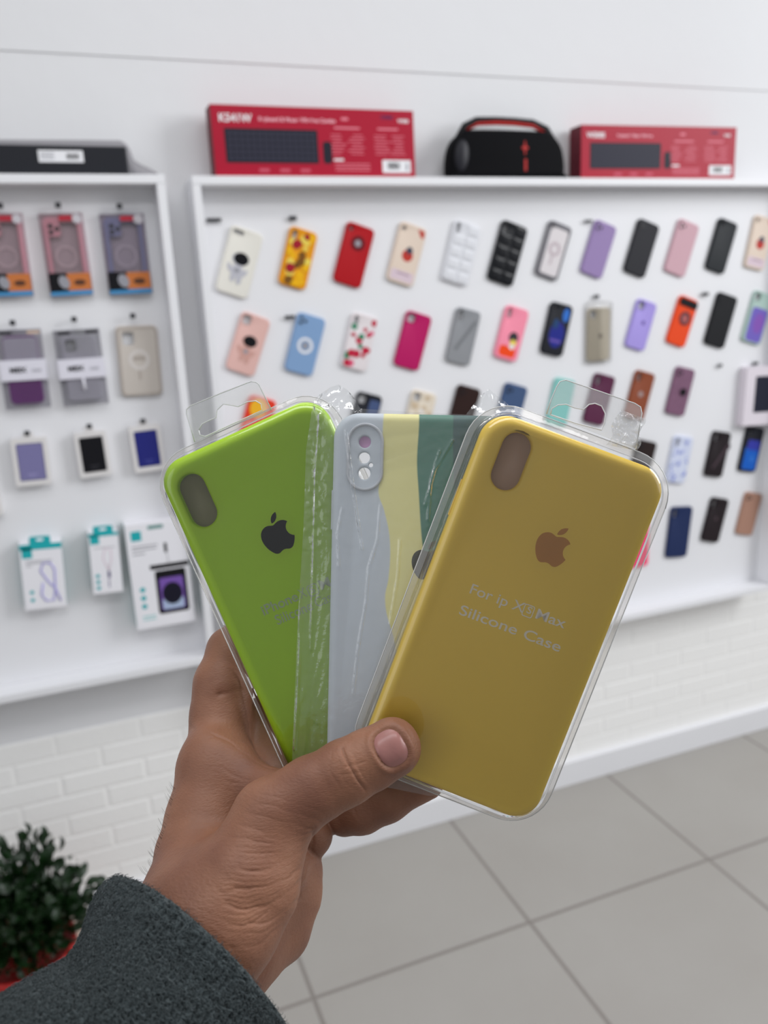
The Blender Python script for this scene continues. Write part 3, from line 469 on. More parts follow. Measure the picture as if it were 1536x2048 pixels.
# ------------------------------------------------------------------ things on top of the cabinets
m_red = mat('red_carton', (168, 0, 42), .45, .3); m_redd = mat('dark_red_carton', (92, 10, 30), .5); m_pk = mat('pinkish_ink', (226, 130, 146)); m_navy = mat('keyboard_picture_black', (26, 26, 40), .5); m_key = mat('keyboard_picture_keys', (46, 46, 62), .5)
def kbd_box(tl, tr, bl, br, Y, head, sub, label, D=.055, yaw=0, lh=.016):
    z0 = TOPR + .0004; a, b = at_y(*bl, Y), at_y(*br, Y); t1 = at_y(*tl, Y); W = b.x - a.x; H = t1.z - z0 - .002
    e = empty('keyboard_box', Matrix.Translation(((a.x + b.x) / 2, Y, z0)) @ Matrix.Rotation(yaw, 4, 'Z') @ Matrix(((1, 0, 0, 0), (0, 0, -1, 0), (0, 1, 0, 0), (0, 0, 0, 1))), label, 'keyboard box', 'red keyboard boxes on the panel')
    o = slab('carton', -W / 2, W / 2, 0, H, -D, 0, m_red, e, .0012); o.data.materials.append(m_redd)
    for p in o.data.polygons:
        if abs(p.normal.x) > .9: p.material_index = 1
    kx0, kx1, ky0, ky1 = -.445 * W, .0 * W, .2 * H, .68 * H
    ks = [patch('x', rrect(kx1 - kx0, ky1 - ky0, .003, 3, (kx0 + kx1) / 2, (ky0 + ky1) / 2), 0, m_navy, None)]
    for j in range(5):
        for i in range(15):
            w, h = (kx1 - kx0 - .01) / 15, (ky1 - ky0 - .008) / 5; ks.append(patch('x', rrect(w * .8, h * .78, .001, 1, kx0 + .005 + w * (i + .5), ky0 + .004 + h * (j + .5)), .0003, m_key, None, .0002))
    merge(ks, 'keyboard_picture', e)
    patch('mouse_picture', rrect(.045 * W, .32 * H, .008, 6, .045 * W, .36 * H), 0, m_navy, e)
    text('heading', head, lh * 1.5, WHT, e, -.465 * W, .77 * H, .0002, off=.0006); text('subheading', sub, lh * .78, mat('light_pink_ink', (238, 176, 188)), e, -.28 * W, .79 * H, .0002, off=.0004)
    sp = []
    rg = random.Random(4)
    for cx in (.09, .185, .315, .405):
        for j in range(7): sp.append(patch('x', rrect(W * rg.uniform(.04, .085), .0016, .0004, 1, cx * W + rg.uniform(0, .01), (.62 - .045 * j) * H), 0, m_pk, None))
    for cx, w in ((.15, .13), (.36, .11)): sp.append(patch('x', rrect(w * W, .004, .001, 1, cx * W, .72 * H), 0, m_pk, None))
    for j in range(3): sp.append(patch('x', rrect(.18 * W, .002, .0005, 1, .17 * W, (.2 - .045 * j) * H), 0, m_pk, None))
    merge(sp, 'specification_print', e); sp = []
    for i in range(3): sp.append(patch('x', rrect(.05 * W, .007, .002, 2, (-.27 + .1 * i) * W, .1 * H), 0, mat('dull_pink_ink', (196, 84, 104)), None))
    sp += [patch('x', rrect(.05 * W, .005, .001, 1, .1 * W, .26 * H), 0, WHT, None), patch('x', rrect(.035 * W, .006, .001, 1, .14 * W, .85 * H), 0, m_pk, None)]
    parts(sp, 'small_print', e)
    text('corner_lettering', 'XTRIKE', lh * .6, mat('navy_ink', (52, 40, 90)), e, .325 * W, .87 * H, .0002, off=.0004); text('corner_lettering', 'W500', lh * .7, WHT, e, .415 * W, .82 * H, .0002, off=.0004)
    bc = [patch('x', rrect(.15 * W, .19 * H, .0015, 2, .40 * W, .17 * H), 0, WHT, None)]
    for i in range(12): bc.append(patch('x', rrect(rg.choice((.001, .0018)), .1 * H, .0002, 1, (.355 + .0055 * i) * W, .18 * H), .0003, BLK, None))
    for i in range(3): bc.append(patch('x', rrect(.006, .03 * H, .0003, 1, .455 * W, (.13 + .035 * i) * H), .0003, GRY, None))
    merge(bc, 'barcode_label', e)
kbd_box((419.5, 205.5), (825, 220), (431.4, 346), (831, 349), 2.020, 'K541W', 'Keyboard & Mouse Wireless Combo', 'large red keyboard box standing left on the right panel beside the black speaker')
kbd_box((1158, 245), (1460.5, 253), (1166.7, 354), (1462, 354), 2.020, 'W500S', 'Keyboard & Mouse Wireless', 'smaller red keyboard box standing right of the black speaker', D=.06, yaw=-.05, lh=.0125)
# portable speaker
YS = 2.035; p0, p1 = at_y(897, 349, YS), at_y(1127, 349, YS); SW = p1.x - p0.x; SH = at_y(1010, 236, YS).z - TOPR - .0004
e = empty('portable_speaker', wall_frame((p0.x + p1.x) / 2, YS, TOPR + .0004), 'black boombox speaker with red-lined handle between the two red boxes', 'speaker')
m_spk = mat('speaker_mesh_black', (5, 5, 9), .8, .15, bump=(900, .5, .001)); m_spr = mat('speaker_red', (176, 26, 22), .4)
def spk_body(w, h, n=12):
    P = []
    prof = [(-.5, .04), (-.5, .30), (-.47, .55), (-.40, .72), (-.30, .80), (.30, .80), (.40, .72), (.47, .55), (.5, .30), (.5, .10), (.46, 0), (-.46, 0)]
    return [(x * w, y * h) for x, y in prof]
def lathe_slab(nm, P, z0, z1, rnd, m, e):
    bm = bmesh.new(); cx = sum(p[0] for p in P) / len(P); cy = sum(p[1] for p in P) / len(P)
    def sc(k): return [(cx + (x - cx) * k, cy + (y - cy) * k) for x, y in P]
    Ls = [loop(bm, sc(k), z) for k, z in ((.86, z0), (.96, z0 + rnd * .4), (1, z0 + rnd), (1, z1 - rnd), (.96, z1 - rnd * .4), (.86, z1))]
    for A, B in zip(Ls, Ls[1:]): bridge(bm, A, B)
    bm.faces.new(Ls[0]); bm.faces.new(Ls[-1]); return from_bm(nm, bm, m, e, True)
def catmull(P, k=6):
    out = []; n = len(P)
    for i in range(n):
        p0_, p1_, p2_, p3_ = [np.array(P[(i + j - 1) % n]) for j in range(4)]
        for t in np.arange(k) / k: out.append(tuple(.5 * (2 * p1_ + (p2_ - p0_) * t + (2 * p0_ - 5 * p1_ + 4 * p2_ - p3_) * t * t + (3 * p1_ - p0_ - 3 * p2_ + p3_) * t ** 3)))
    return out
lathe_slab('body', catmull(spk_body(SW, SH), 4), -.045, .02, .02, m_spk, e)
hp = [(-.40, .66), (-.34, .86), (-.24, .965), (-.08, .985), (.08, .98), (.24, .955), (.36, .84), (.43, .62)]
bm = bmesh.new(); tube_bm(bm, [(x * SW, y * SH, -.012) for x, y in hp], [.009, .010, .009, .0075, .0075, .0085, .011, .011], 10); from_bm('handle', bm, mat('handle_black', (14, 12, 16), .5, .25), e, True)
tube('handle_lining', [(x * SW, (y - .055) * SH, -.010) for x, y in hp[1:-1]], .0058, m_spr, e)
lathe_slab('end_cap', ellipse(-.41 * SW, .36 * SH, .055 * SW, .26 * SH, -.12), .0, .0215, .004, mat('cap_charcoal', (26, 26, 34), .45, .3), e)
merge([patch('x', ellipse(.12 * SW, .5 * SH, .03 * SW, .012 * SW), .0202, m_spr, None), patch('x', ellipse(.12 * SW, .5 * SH, .008 * SW, .12 * SH), .0204, m_spr, None), patch('x', rrect(.02 * SW, .2 * SH, .001, 2, .125 * SW, .22 * SH), .0202, m_spr, None)], 'red_emblem', e)
# soundbar with a grey sheet behind it
YS = 2.03; a = at_y(250.6, 292.7, YS); H = a.z - TOPL; Wd = .62
e = empty('soundbar', wall_frame(a.x - Wd / 2 + .002, YS, TOPL + .0004), 'long black soundbar with a white label and a grey sheet behind it on the left panel', 'soundbar')
slab('body', -Wd / 2, Wd / 2, .001, H, -.040, .0, mat('soundbar_black', (22, 24, 32), .5, .3), e, .004)
lx = at_y(122, 313, YS).x - (a.x - Wd / 2 + .002); lz = at_y(122, 313, YS).z - TOPL
bc = [patch('x', rrect(.092, .024, .001, 2, lx, lz), .0, WHT, None)] + [patch('x', rrect(.028, .002, .0004, 1, lx - .028, lz + .006 - .005 * j), .0003, GRY, None) for j in range(3)] + [patch('x', rrect(.0012, .012, .0003, 1, lx + .012 + .0022 * j, lz), .0003, BLK, None) for j in range(12)]
merge(bc, 'label', e)
bm = bmesh.new(); O = [(x * (Wd / 2 + .022), y) for x, y in ((-1, 0), (1, 0), (.985, H * .7), (.94, H + .016), (.8, H + .02), (0, H + .017), (-.94, H + .018))]
O[0] = (-Wd / 2 - .02, 0); L1 = loop(bm, catmull(O, 5), -.052); L2 = loop(bm, catmull([(x * .985, y * .99) for x, y in O], 5), -.044); bridge(bm, L1, L2); bm.faces.new(L1); bm.faces.new(L2)
from_bm('bag', bm, mat('grey_sheet_film', (148, 146, 150), .5), e, True)  # flat grey sheet behind the bar, standing out past its edges
# ------------------------------------------------------------------ potted plant and box on the floor
pp = at_y(48, 1893, 1.80); px0, py0, ph = pp.x, 1.80, pp.z
e = empty('potted_plant', Matrix.Translation((px0, py0, 0)), 'bushy dark green plant in a red pot before the white brick wall', 'plant')
m_pot = mat('red_pot', (170, 40, 38), .45)
bm = bmesh.new(); prof = [(.075, 0), (.085, .02), (.108, ph - .02), (.114, ph - .018), (.115, ph), (.105, ph), (.100, ph - .02)]; n = 36
rs = [[bm.verts.new((r * math.cos(k * 2 * math.pi / n), r * math.sin(k * 2 * math.pi / n), z)) for k in range(n)] for r, z in prof]
for A, B in zip(rs, rs[1:]): bridge(bm, A, B)
bm.faces.new(rs[0][::-1]); bm.faces.new(rs[-1]); from_bm('pot', bm, m_pot, e, True)
bm = bmesh.new(); rs = [[bm.verts.new(((.1195 - (ph - z) * .14) * math.cos(t), (.1195 - (ph - z) * .14) * math.sin(t), z)) for t in [math.radians(-122 + 4.5 * k) for k in range(8)]] for z in (ph - .105, ph - .068)]
for k in range(7): bm.faces.new((rs[0][k], rs[0][k + 1], rs[1][k + 1], rs[1][k]))
from_bm('pot_label', bm, mat('pale_teal_label', (205, 222, 220)), e)
bm = bmesh.new(); stems = []
for k in range(16):
    a = random.uniform(0, 6.28); d = random.uniform(.02, .14); zt = ph + random.uniform(.06, .20) - d * .3
    tip = Vector((d * math.cos(a) + .03, d * math.sin(a) * .8, zt)); tube_bm(bm, [(0.02 * math.cos(a), .02 * math.sin(a), ph - .03), tip * .5 + Vector((0, 0, ph * .45)), tip], [.006, .004, .002], 6); stems.append(tip)
from_bm('stem', bm, mat('woody_stem', (70, 58, 40), .7), e, True)
bm = bmesh.new(); rg = random.Random(5)
for s in range(1150):
    c = rg.choice(stems) + Vector((rg.gauss(.008, .032), rg.gauss(0, .030), rg.gauss(-.016, .028)))
    if c.z < ph + .015: c.z = ph + rg.uniform(.015, .07)
    L, Wl = rg.uniform(.028, .042), rg.uniform(.018, .026)
    d = (c - Vector((0.02, 0, ph + .02))).normalized(); d = (d + Vector((rg.gauss(0, .45), rg.gauss(0, .45), rg.gauss(.2, .4)))).normalized(); sd = d.orthogonal().normalized(); sd.rotate(Matrix.Rotation(rg.uniform(0, 6.28), 3, d)); up = d.cross(sd)
    ctr = [bm.verts.new(c + d * L * t + up * L * .18 * math.sin(t * 3.14)) for t in (0, .25, .55, .82, 1)]
    for sg in (1, -1):
        ed = [bm.verts.new(c + d * L * t + sd * sg * Wl / 2 * w + up * L * .30 * w) for t, w in ((.2, .62), (.5, 1), (.8, .75))]
        bm.faces.new((ctr[0], ctr[1], ed[0])); bm.faces.new((ctr[1], ctr[2], ed[1], ed[0])); bm.faces.new((ctr[2], ctr[3], ed[2], ed[1])); bm.faces.new((ctr[3], ctr[4], ed[2]))
from_bm('foliage', bm, mat('dark_glossy_leaf', (20, 44, 18), .34, .4, var=.45, vscale=30), e, True)
q = at_y(130, 1872, 1.93)
tag(box('cardboard_box', q.x - .055, q.x + .05, 1.90, 2.03, 0.0003, q.z, mat('beige_card', (206, 190, 176), .7), bev=.002), 'small beige cardboard box standing on the floor behind the plant', 'box')
#PART2
# ------------------------------------------------------------------ the three packaged cases in the hand
def cam_frame(R, t, s=1.0):
    R = np.array(R); t = np.array(t) * s; o = EYE + w_dir(t); ax = [w_dir(R[:, k]) * s for k in range(3)]
    return Matrix(((ax[0].x, ax[1].x, ax[2].x, o.x), (ax[0].y, ax[1].y, ax[2].y, o.y), (ax[0].z, ax[1].z, ax[2].z, o.z), (0, 0, 0, 1)))
class Pose:
    def __init__(s, R, t, k): s.M = cam_frame(R, t, k); s.I = s.M.inverted()
    def loc(s, x, y, z=0):
        a = s.I @ EYE; b = s.I @ px(x, y, 1.0); d = b - a; q = a + d * ((z - a.z) / d.z); return (q.x, q.y)
PY = Pose([[0.9348105072877, 0.351293234195796, -0.0521764186412], [0.3536414645298, -0.9342602618700, 0.0457763875344], [-0.0326654193164, -0.0612439931651, -0.9975881633630]], [0.05363726, 0.04525692, 0.34308305], 1.0)
PM = Pose([[0.99961947, 0.02319235, -0.01493376], [0.02342954, -0.99959890, 0.01590863], [-0.01455881, -0.01625246, -0.99976192]], [0.01621639, 0.03703498, 0.35767836], 1.006)
PG = Pose([[0.90980493, -0.41337177, -0.03713149], [-0.41363872, -0.91044094, 0.00053964], [-0.03402910, 0.01486805, -0.99931024]], [-0.03199333, 0.03729795, 0.35526887], 1.036)
_n = r'-?(?:\d*\.\d+|\d+)'
import re
APPLE = ("M12.152 6.896c-.948 0-2.415-1.078-3.96-1.04-2.04.027-3.91 1.183-4.961 3.014-2.117 3.675-.546 9.103 1.519 12.09 1.013 1.454 2.208 3.09 3.792 3.039 1.52-.065 2.09-.987 3.935-.987 1.831 0 2.35.987 3.96.948 1.637-.026 2.676-1.48 3.676-2.948 1.156-1.688 1.636-3.325 1.662-3.415-.039-.013-3.182-1.221-3.22-4.857-.026-3.04 2.48-4.494 2.597-4.559-1.429-2.09-3.623-2.324-4.39-2.376-2-.156-3.675 1.09-4.61 1.09",
         "M15.53 3.83c.843-1.012 1.4-2.427 1.245-3.83-1.207.052-2.662.805-3.532 1.818-.78.896-1.454 2.338-1.273 3.714 1.338.104 2.715-.688 3.559-1.701")
def apple_paths():
    out = []
    for s in APPLE:
        v = [float(q) for q in re.findall(_n, s)]; x, y = v[0], v[1]; P = [(x, y)]; c = v[2:]
        for i in range(0, len(c) - 5, 6):
            p = [np.array((x, y))] + [np.array((x + c[i + j], y + c[i + j + 1])) for j in (0, 2, 4)]
            for k in range(1, 9):
                t = k / 8; q = (1 - t) ** 3 * p[0] + 3 * (1 - t) ** 2 * t * p[1] + 3 * (1 - t) * t * t * p[2] + t ** 3 * p[3]; P.append(tuple(q))
            x, y = p[3]
        out.append(P[:-1] if math.hypot(P[-1][0] - P[0][0], P[-1][1] - P[0][1]) < .2 else P)
    return out
def logo(pose, cx, cy, h, z, m, parent):
    """emblem centred at photo point (cx, cy), h metres tall"""
    X, Y = pose.loc(cx, cy, z); s = h / 24
    return merge([patch('x', [(X + (a - 12.2) * s, Y - (b - 12) * s) for a, b in P], z, m, None, .00015) for P in apple_paths()], 'logo', parent)
def line(pose, s, a, b, z, m, size, off=0):
    """lettering whose baseline runs between photo points a and b"""
    A, B = Vector(pose.loc(*a, z)), Vector(pose.loc(*b, z)); o = text('x', s, size, m, None, 0, 0, 0, off=off, ext=.00008)
    xs = [v.co.x for v in o.data.vertices]; k = (B - A).length / (max(xs) - min(xs)); d = (B - A).normalized()
    o.data.transform(Matrix.Translation((A.x, A.y, z)) @ Matrix.Rotation(math.atan2(d.y, d.x), 4, 'Z') @ Matrix.Diagonal((k, 1, 1, 1)) @ Matrix.Translation((-min(xs), 0, 0))); return o
cl_bl = clear('clear_blister', (.99, .99, .985), .008, 1.6, .05)
cl_fl = clear('clear_flange', (.89, .86, .82), .16, 1.6, .10, bump=(90, .2, .002)); cl_edge = clear('clear_cut_edge', (1, 1, 1), .75, 2.0, .08)
cl_tab = clear('clear_tab', (.94, .94, .94), .30, 2.2, .10, bump=(110, .5, .004))
def blister(e, W, H, T, grow=.0016, fl=.0052, m=None):
    bm = bmesh.new(); Rc = .0135; F_ = .0012
    prof = [(-fl, -T - .0006), (-grow - .0009, -T - .0006), (-grow - .0006, -T + .0004), (-grow, -T + .002), (-grow, -.0045)]
    r = .0058
    prof += [(-grow + r * (1 - math.cos(a)), F_ - r + r * math.sin(a)) for a in [math.radians(15 * k) for k in range(1, 7)]]
    L = [loop(bm, rrect(W - 2 * i, H - 2 * i, Rc - i, 9), z) for i, z in prof]
    bm.faces.ensure_lookup_table()
    for k, (A, B) in enumerate(zip(L, L[1:])): bridge(bm, A, B, 1 if k == 0 else 0)
    fill(bm, [L[-1]])
    L2 = loop(bm, rrect(W + 2 * fl, H + 2 * fl, Rc + fl, 9), -T - .0012); bridge(bm, L2, L[0], 1)
    Q = [(x, y, -T - .0009) for x, y in rrect(W + 2 * fl, H + 2 * fl, Rc + fl, 9)]; tube('flange_edge', Q + [Q[0]], .00026, cl_edge, e, 6)
    return from_bm('blister_shell', bm, [cl_bl, cl_fl], e, True)
def tab(pose, e, outer, hole, z, name='hang_tab'):
    O = [pose.loc(*p, z) for p in outer]; I = [pose.loc(*p, z) for p in hole]
    bm = bmesh.new(); a = loop(bm, O, z); b = loop(bm, O, z + .0005); bridge(bm, a, b); ls = [b]; lb = [a]
    if I: c = loop(bm, I, z + .0005); d = loop(bm, I, z); bridge(bm, c, d); ls.append(c); lb.append(d)
    fill(bm, ls); tabm = from_bm(name, bm, cl_tab, e)
    obs = []
    for P, cl in ((outer, False), (hole, True)):
        if P:
            Q = [(*pose.loc(*p, z + .0004), z + .0004) for p in P]; Q = Q + [Q[0]] if cl else Q
            obs.append(tube('x', Q, .00026, cl_edge, None, 6))
    merge(obs, 'tab_edge', e)
W_, H_, T_ = .080, .160, .0088
G5 = 'packaged phone cases fanned out in the hand'
# yellow
e = empty('packaged_phone_case', PY.M, 'yellow silicone phone case in a clear blister, frontmost under the thumb', 'phone case', G5)
m_y = mat('yellow_silicone', (249, 216, 86), .36, .5); m_in = mat('taupe_insert', (188, 158, 140), .5)
hc = PY.loc(1022.8, 922.8)
s = shell('silicone_case', W_, H_, .0115, T_, .0042, [m_y, m_in], e, [(hc[0], hc[1], .0124, .0250, .0062)], None, 10, plate=1); s.location.z = -T_
a, b = PY.loc(933, 961.5), PY.loc(905, 1033.6); slab('side_button', -W_ / 2 - .0006, -W_ / 2 + .0012, min(a[1], b[1]), max(a[1], b[1]), -.0055, -.0030, m_y, e, .0003)
logo(PY, 1107, 1090, .0172, .0, mat('tan_emblem', (204, 146, 78), .4), e)
m_let = mat('silver_grey_lettering', (250, 246, 242), .5)
z = .0001
merge([line(PY, 'For ip X', (938.5, 1186), (1045.5, 1226), z, m_let, .0062, .00003), line(PY, 'Max', (1070, 1236), (1128, 1257), z, m_let, .0062, .00006), line(PY, 'S', (1052, 1225), (1061, 1228.5), z, m_let, .0042, .00006)] +
      [patch('x', P, z, m_let, None, .0001) for P in ()], 'lettering', e)
X0, Y0 = PY.loc(1056.5, 1222, z)
bm = bmesh.new(); A = loop(bm, rrect(.0046, .0054, .0009, 4, X0, Y0), z + .0001); B = loop(bm, rrect(.0038, .0046, .0006, 4, X0, Y0), z + .0001); bridge(bm, A, B); from_bm('letter_frame', bm, m_let, e)
merge([line(PY, 'Silicone', (917, 1228), (1031, 1270), z, m_let, .0062, .00005), line(PY, 'Case', (1045, 1276), (1118, 1304), z, m_let, .0062, .00006)], 'lettering', e)
blister(e, W_, H_, T_)
tab(PY, e, [(1093, 828), (1102, 800), (1113, 774), (1120, 763), (1131.8, 760), (1200, 783), (1270, 807), (1281, 814), (1284, 826), (1272, 898)],
    [(1101, 829), (1104, 817), (1116, 810), (1132, 808.6), (1149.4, 815.6), (1167, 819), (1178, 809), (1190, 806.8), (1203, 812), (1211, 828), (1209, 845), (1203, 860), (1150, 846)], -T_ - .001)
# crumpled clear tape over the corner of the tab
bm = bmesh.new(); g = []
for j in range(15):
    row = []
    for i in range(15):
        u, v = i / 14, j / 14; x = 1236 + 52 * u - 22 * v * (1 - u * .4) + 4 * math.sin(v * 9 + 1) * (1 if i in (0, 14) else .3); y = 818 + 20 * u + 72 * v - 8 * u * v; X, Y = PY.loc(x, y, -T_)
        row.append(bm.verts.new((X, Y, -T_ + .0004 + .0016 * abs(noise.noise(Vector((u * 4, v * 4, 2)))))))
    g.append(row)
for j in range(14):
    for i in range(14): bm.faces.new((g[j][i], g[j][i + 1], g[j + 1][i + 1], g[j + 1][i]))
from_bm('tape', bm, clear('clear_tape', (.9, .9, .9), .22, 2.5, .12, bump=(400, .6, .002), base=.02), e)
# green
e = empty('packaged_phone_case', PG.M, 'bright lime green silicone phone case in a clear blister, rearmost at the left', 'phone case', G5)
m_g = mat('lime_silicone', (190, 230, 0), .38, .45); m_in2 = mat('olive_insert', (150, 142, 118), .5)
hc = PG.loc(394.4, 1000.4)
s = shell('silicone_case', W_, H_, .0115, T_, .0042, [m_g, m_in2], e, [(hc[0], hc[1], .0122, .0245, .0061)], None, 10, plate=1); s.location.z = -T_
logo(PG, 553, 1066, .0172, .0, mat('black_emblem', (10, 10, 10), .25), e)
m_let2 = mat('grey_lettering', (196, 208, 180), .5)
merge([line(PG, 'iPhone', (528, 1231), (598, 1200), z, m_let2, .0062, .00009), line(PG, 'X', (602, 1198), (615, 1192), z, m_let2, .0062), line(PG, 'Max', (643, 1180), (694, 1158), z, m_let2, .0062, .0001), line(PG, 'S', (623, 1187), (631, 1183), z, m_let2, .0042, .00005)], 'lettering', e)
X0, Y0 = PG.loc(626, 1180, z); bm = bmesh.new(); A = loop(bm, rrect(.0048, .0052, .0012, 4, X0, Y0), z + .0001); B = loop(bm, rrect(.0040, .0044, .0009, 4, X0, Y0), z + .0001); bridge(bm, A, B); from_bm('letter_frame', bm, m_let2, e)
merge([line(PG, 'Silicone', (555.5, 1250), (627, 1218.5), z, m_let2, .0062, .00004), line(PG, 'Case', (634, 1215), (676, 1197), z, m_let2, .0062)], 'lettering', e)
blister(e, W_, H_, T_, .0012, .0042)
tab(PG, e, [(389.5, 884), (381, 855), (373, 828), (373, 819), (380, 812), (440, 787), (501, 763), (512, 764), (518, 769), (543, 820)],
    [(397.6, 860.4), (404, 848), (418, 841), (432, 835), (434, 820), (446.5, 808), (462.8, 810), (476, 813), (495, 803.5), (511.6, 801.8), (522, 808), (524, 821), (460, 850), (410.7, 873), (400, 870)], -T_ - .001)
# striped case in a film bag
e = empty('packaged_phone_case', PM.M, 'grey, cream and green striped phone case in a crinkled film bag, middle of the fan', 'phone case', G5)
m_st = bpy.data.materials.new('wavy_stripe_silicone'); m_st.use_nodes = True
def _stripes():
    nt = m_st.node_tree; N = nt.nodes.new; L = nt.links.new; p = nt.nodes['Principled BSDF']; p.inputs['Roughness'].default_value = .5
    tc = N('ShaderNodeTexCoord'); sp = N('ShaderNodeSeparateXYZ'); L(tc.outputs['Object'], sp.inputs[0])
    ty = N('ShaderNodeMath'); ty.operation = 'MULTIPLY_ADD'; ty.inputs[1].default_value = 1 / H_; ty.inputs[2].default_value = .5; L(sp.outputs[1], ty.inputs[0])
    col = None; cols = [(192, 198, 206), (224, 216, 150), (62, 116, 98), (46, 82, 80)]
    B = [[(768, 822), (766, 850), (764, 940), (757, 984), (768, 1020), (779.5, 1079), (777, 1156), (770, 1198), (790, 1290), (800, 1400), (780, 1550)],
         [(838.5, 822), (838, 850), (834, 924), (837, 979), (845, 1092), (860, 1200), (850, 1330), (870, 1550)], [(907, 822), (906, 900), (908, 960), (915, 1100), (930, 1300), (920, 1550)]]
    for k, pts in enumerate(B):
        fc = N('ShaderNodeFloatCurve'); cv = fc.mapping.curves[0]; P = sorted((PM.loc(*q)[1] / H_ + .5, PM.loc(*q)[0] / W_ + .5) for q in pts)
        P = [(min(max(a, 0), 1), b) for a, b in P]; cv.points[0].location = P[0]; cv.points[1].location = P[-1]
        for q in P[1:-1]: cv.points.new(*q)
        fc.mapping.update(); L(ty.outputs[0], fc.inputs['Value'])
        xn = N('ShaderNodeMath'); xn.operation = 'MULTIPLY_ADD'; xn.inputs[1].default_value = 1 / W_; xn.inputs[2].default_value = .5; L(sp.outputs[0], xn.inputs[0])
        sb = N('ShaderNodeMath'); sb.operation = 'SUBTRACT'; L(xn.outputs[0], sb.inputs[0]); L(fc.outputs[0], sb.inputs[1])
        st = N('ShaderNodeMath'); st.operation = 'MULTIPLY_ADD'; st.use_clamp = True; st.inputs[1].default_value = 120; st.inputs[2].default_value = .5; L(sb.outputs[0], st.inputs[0])
        mx = N('ShaderNodeMix'); mx.data_type = 'RGBA'; L(st.outputs[0], mx.inputs[0]); mx.inputs[7].default_value = (*s2l(cols[k + 1]), 1)
        if col is None: mx.inputs[6].default_value = (*s2l(cols[0]), 1)
        else: L(col, mx.inputs[6])
        col = mx.outputs[2]
    L(col, p.inputs['Base Color'])
_stripes()
HS = [(729.6, 883.6, .0053), (728.5, 915.5, .0050), (728.5, 947, .0054), (741.8, 930, .0019)]
holes = [(*PM.loc(x, y), d, d, d / 2) for x, y, d in HS]
s = shell('silicone_case', W_, H_, .0115, T_, .0034, [m_st], e, holes, None, 10); s.location.z = -T_
cx, cy = PM.loc(730, 914); bm = bmesh.new()
ls = [loop(bm, rrect(.0160 - 2 * i, .0296 - 2 * i, .0080 - i, 12, cx, cy), zz) for i, zz in ((-.0002, -.0002), (0, .0008), (.0003, .0011), (.0008, .0011), (.0011, .0008), (.0013, -.0002))]
for A, B in zip(ls, ls[1:]): bridge(bm, A, B)
from_bm('camera_rim', bm, mat('grey_silicone', (188, 190, 196), .5), e, True)
patch('lens_plug', ellipse(holes[0][0], holes[0][1], .0026, .0026), -.003, mat('pink_plug', (224, 168, 210), .5), e)
logo(PM, 856, 1120, .0172, .0, mat('charcoal_emblem', (62, 62, 52), .4), e)
slab('side_button', -W_ / 2 - .0005, -W_ / 2 + .001, PM.loc(660, 1060)[1], PM.loc(660, 980)[1], -.0056, -.0032, mat('grey_silicone', 0), e, .0003)
def seg_d(x, y, P):
    d = 1e9
    for a, b in zip(P, P[1:]):
        vx, vy = b[0] - a[0], b[1] - a[1]; t = max(0, min(1, ((x - a[0]) * vx + (y - a[1]) * vy) / (vx * vx + vy * vy))); d = min(d, math.hypot(x - a[0] - t * vx, y - a[1] - t * vy))
    return d
top = [(625, 800), (642, 787), (660, 775), (677, 769), (694, 779), (712, 800), (720, 817), (760, 820), (850, 825), (932, 829), (945, 812), (960, 792), (978, 778), (1000, 795), (1012, 805), (1040, 832)]
left = [(770, 640), (789, 641), (811, 625), (903, 612), (1065, 607), (1277, 595), (1530, 585), (1600, 584)]
folds = [[(692, 860), (707, 980), (716, 1040), (725, 1100)], [(685, 1015), (676, 1065), (678, 1135)], [(761, 1010), (755, 1080), (737, 1138), (733, 1198), (716, 1300), (706, 1390)], [(600, 1100), (600, 1300), (590, 1500)], [(640, 830), (632, 950), (628, 1100), (622, 1300)], [(800, 1080), (796, 1150), (780, 1250)], [(905, 880), (870, 940), (850, 1010)], [(880, 900), (862, 960), (856, 1040)]]
bm = bmesh.new(); NI, NJ = 190, 260; G = []
aPM = PM.I @ EYE
for j in range(NJ + 1):
    v = j / NJ; row = []
    for i in range(NI + 1):
        u = i / NI; yy0 = 800 + v * 775; xl = np.interp(yy0, [q[0] for q in left], [q[1] for q in left]); x = xl + (1030 - 14 * v - xl) * u
        yt = np.interp(x, [q[0] for q in top], [q[1] for q in top]); yb = np.interp(x, [585, 700, 780, 860, 1030], [1532, 1562, 1576, 1592, 1570]); y = yt + (yb - yt) * v
        off = max(0, min(1, (672 - x) / 60)); off = off * off * (3 - 2 * off); ear = max(0, min(1, (838 - y) / 40)); ear = ear * ear * (3 - 2 * ear); ear = ear if (x < 722 or x > 930) else 0
        zb = .0017 * (1 - off) - .0010 * off; zb = zb * (1 - ear) + (-.0012) * ear
        strip = max(off, ear); amp = .00016 + .0011 * ear + .00055 * off * (1 if y < 1100 else .35)
        nz = 1 - abs(noise.noise(Vector((x * .05 + y * .012, y * (.045 if y < 1100 else .008) - x * .02, 1.3)))) * 2; nz2 = abs(noise.noise(Vector((x * .12, y * .09 if y < 1100 else y * .02, 7))))
        q = zb + amp * (nz + .7 * nz2)
        for P in folds:
            d = seg_d(x, y, P)
            if d < 14: q += .0009 * math.exp(-(d / 2.4) ** 2)
        X, Y = PM.loc(x, y, q); row.append(bm.verts.new((X, Y, q)))
    G.append(row)
for j in range(NJ):
    for i in range(NI): bm.faces.new((G[j][i], G[j][i + 1], G[j + 1][i + 1], G[j + 1][i]))
from_bm('film_bag', bm, clear('clear_film', (.95, .96, .96), .06, 1.6, .10, bump=(200, .4, .0015), base=.02), e, True)
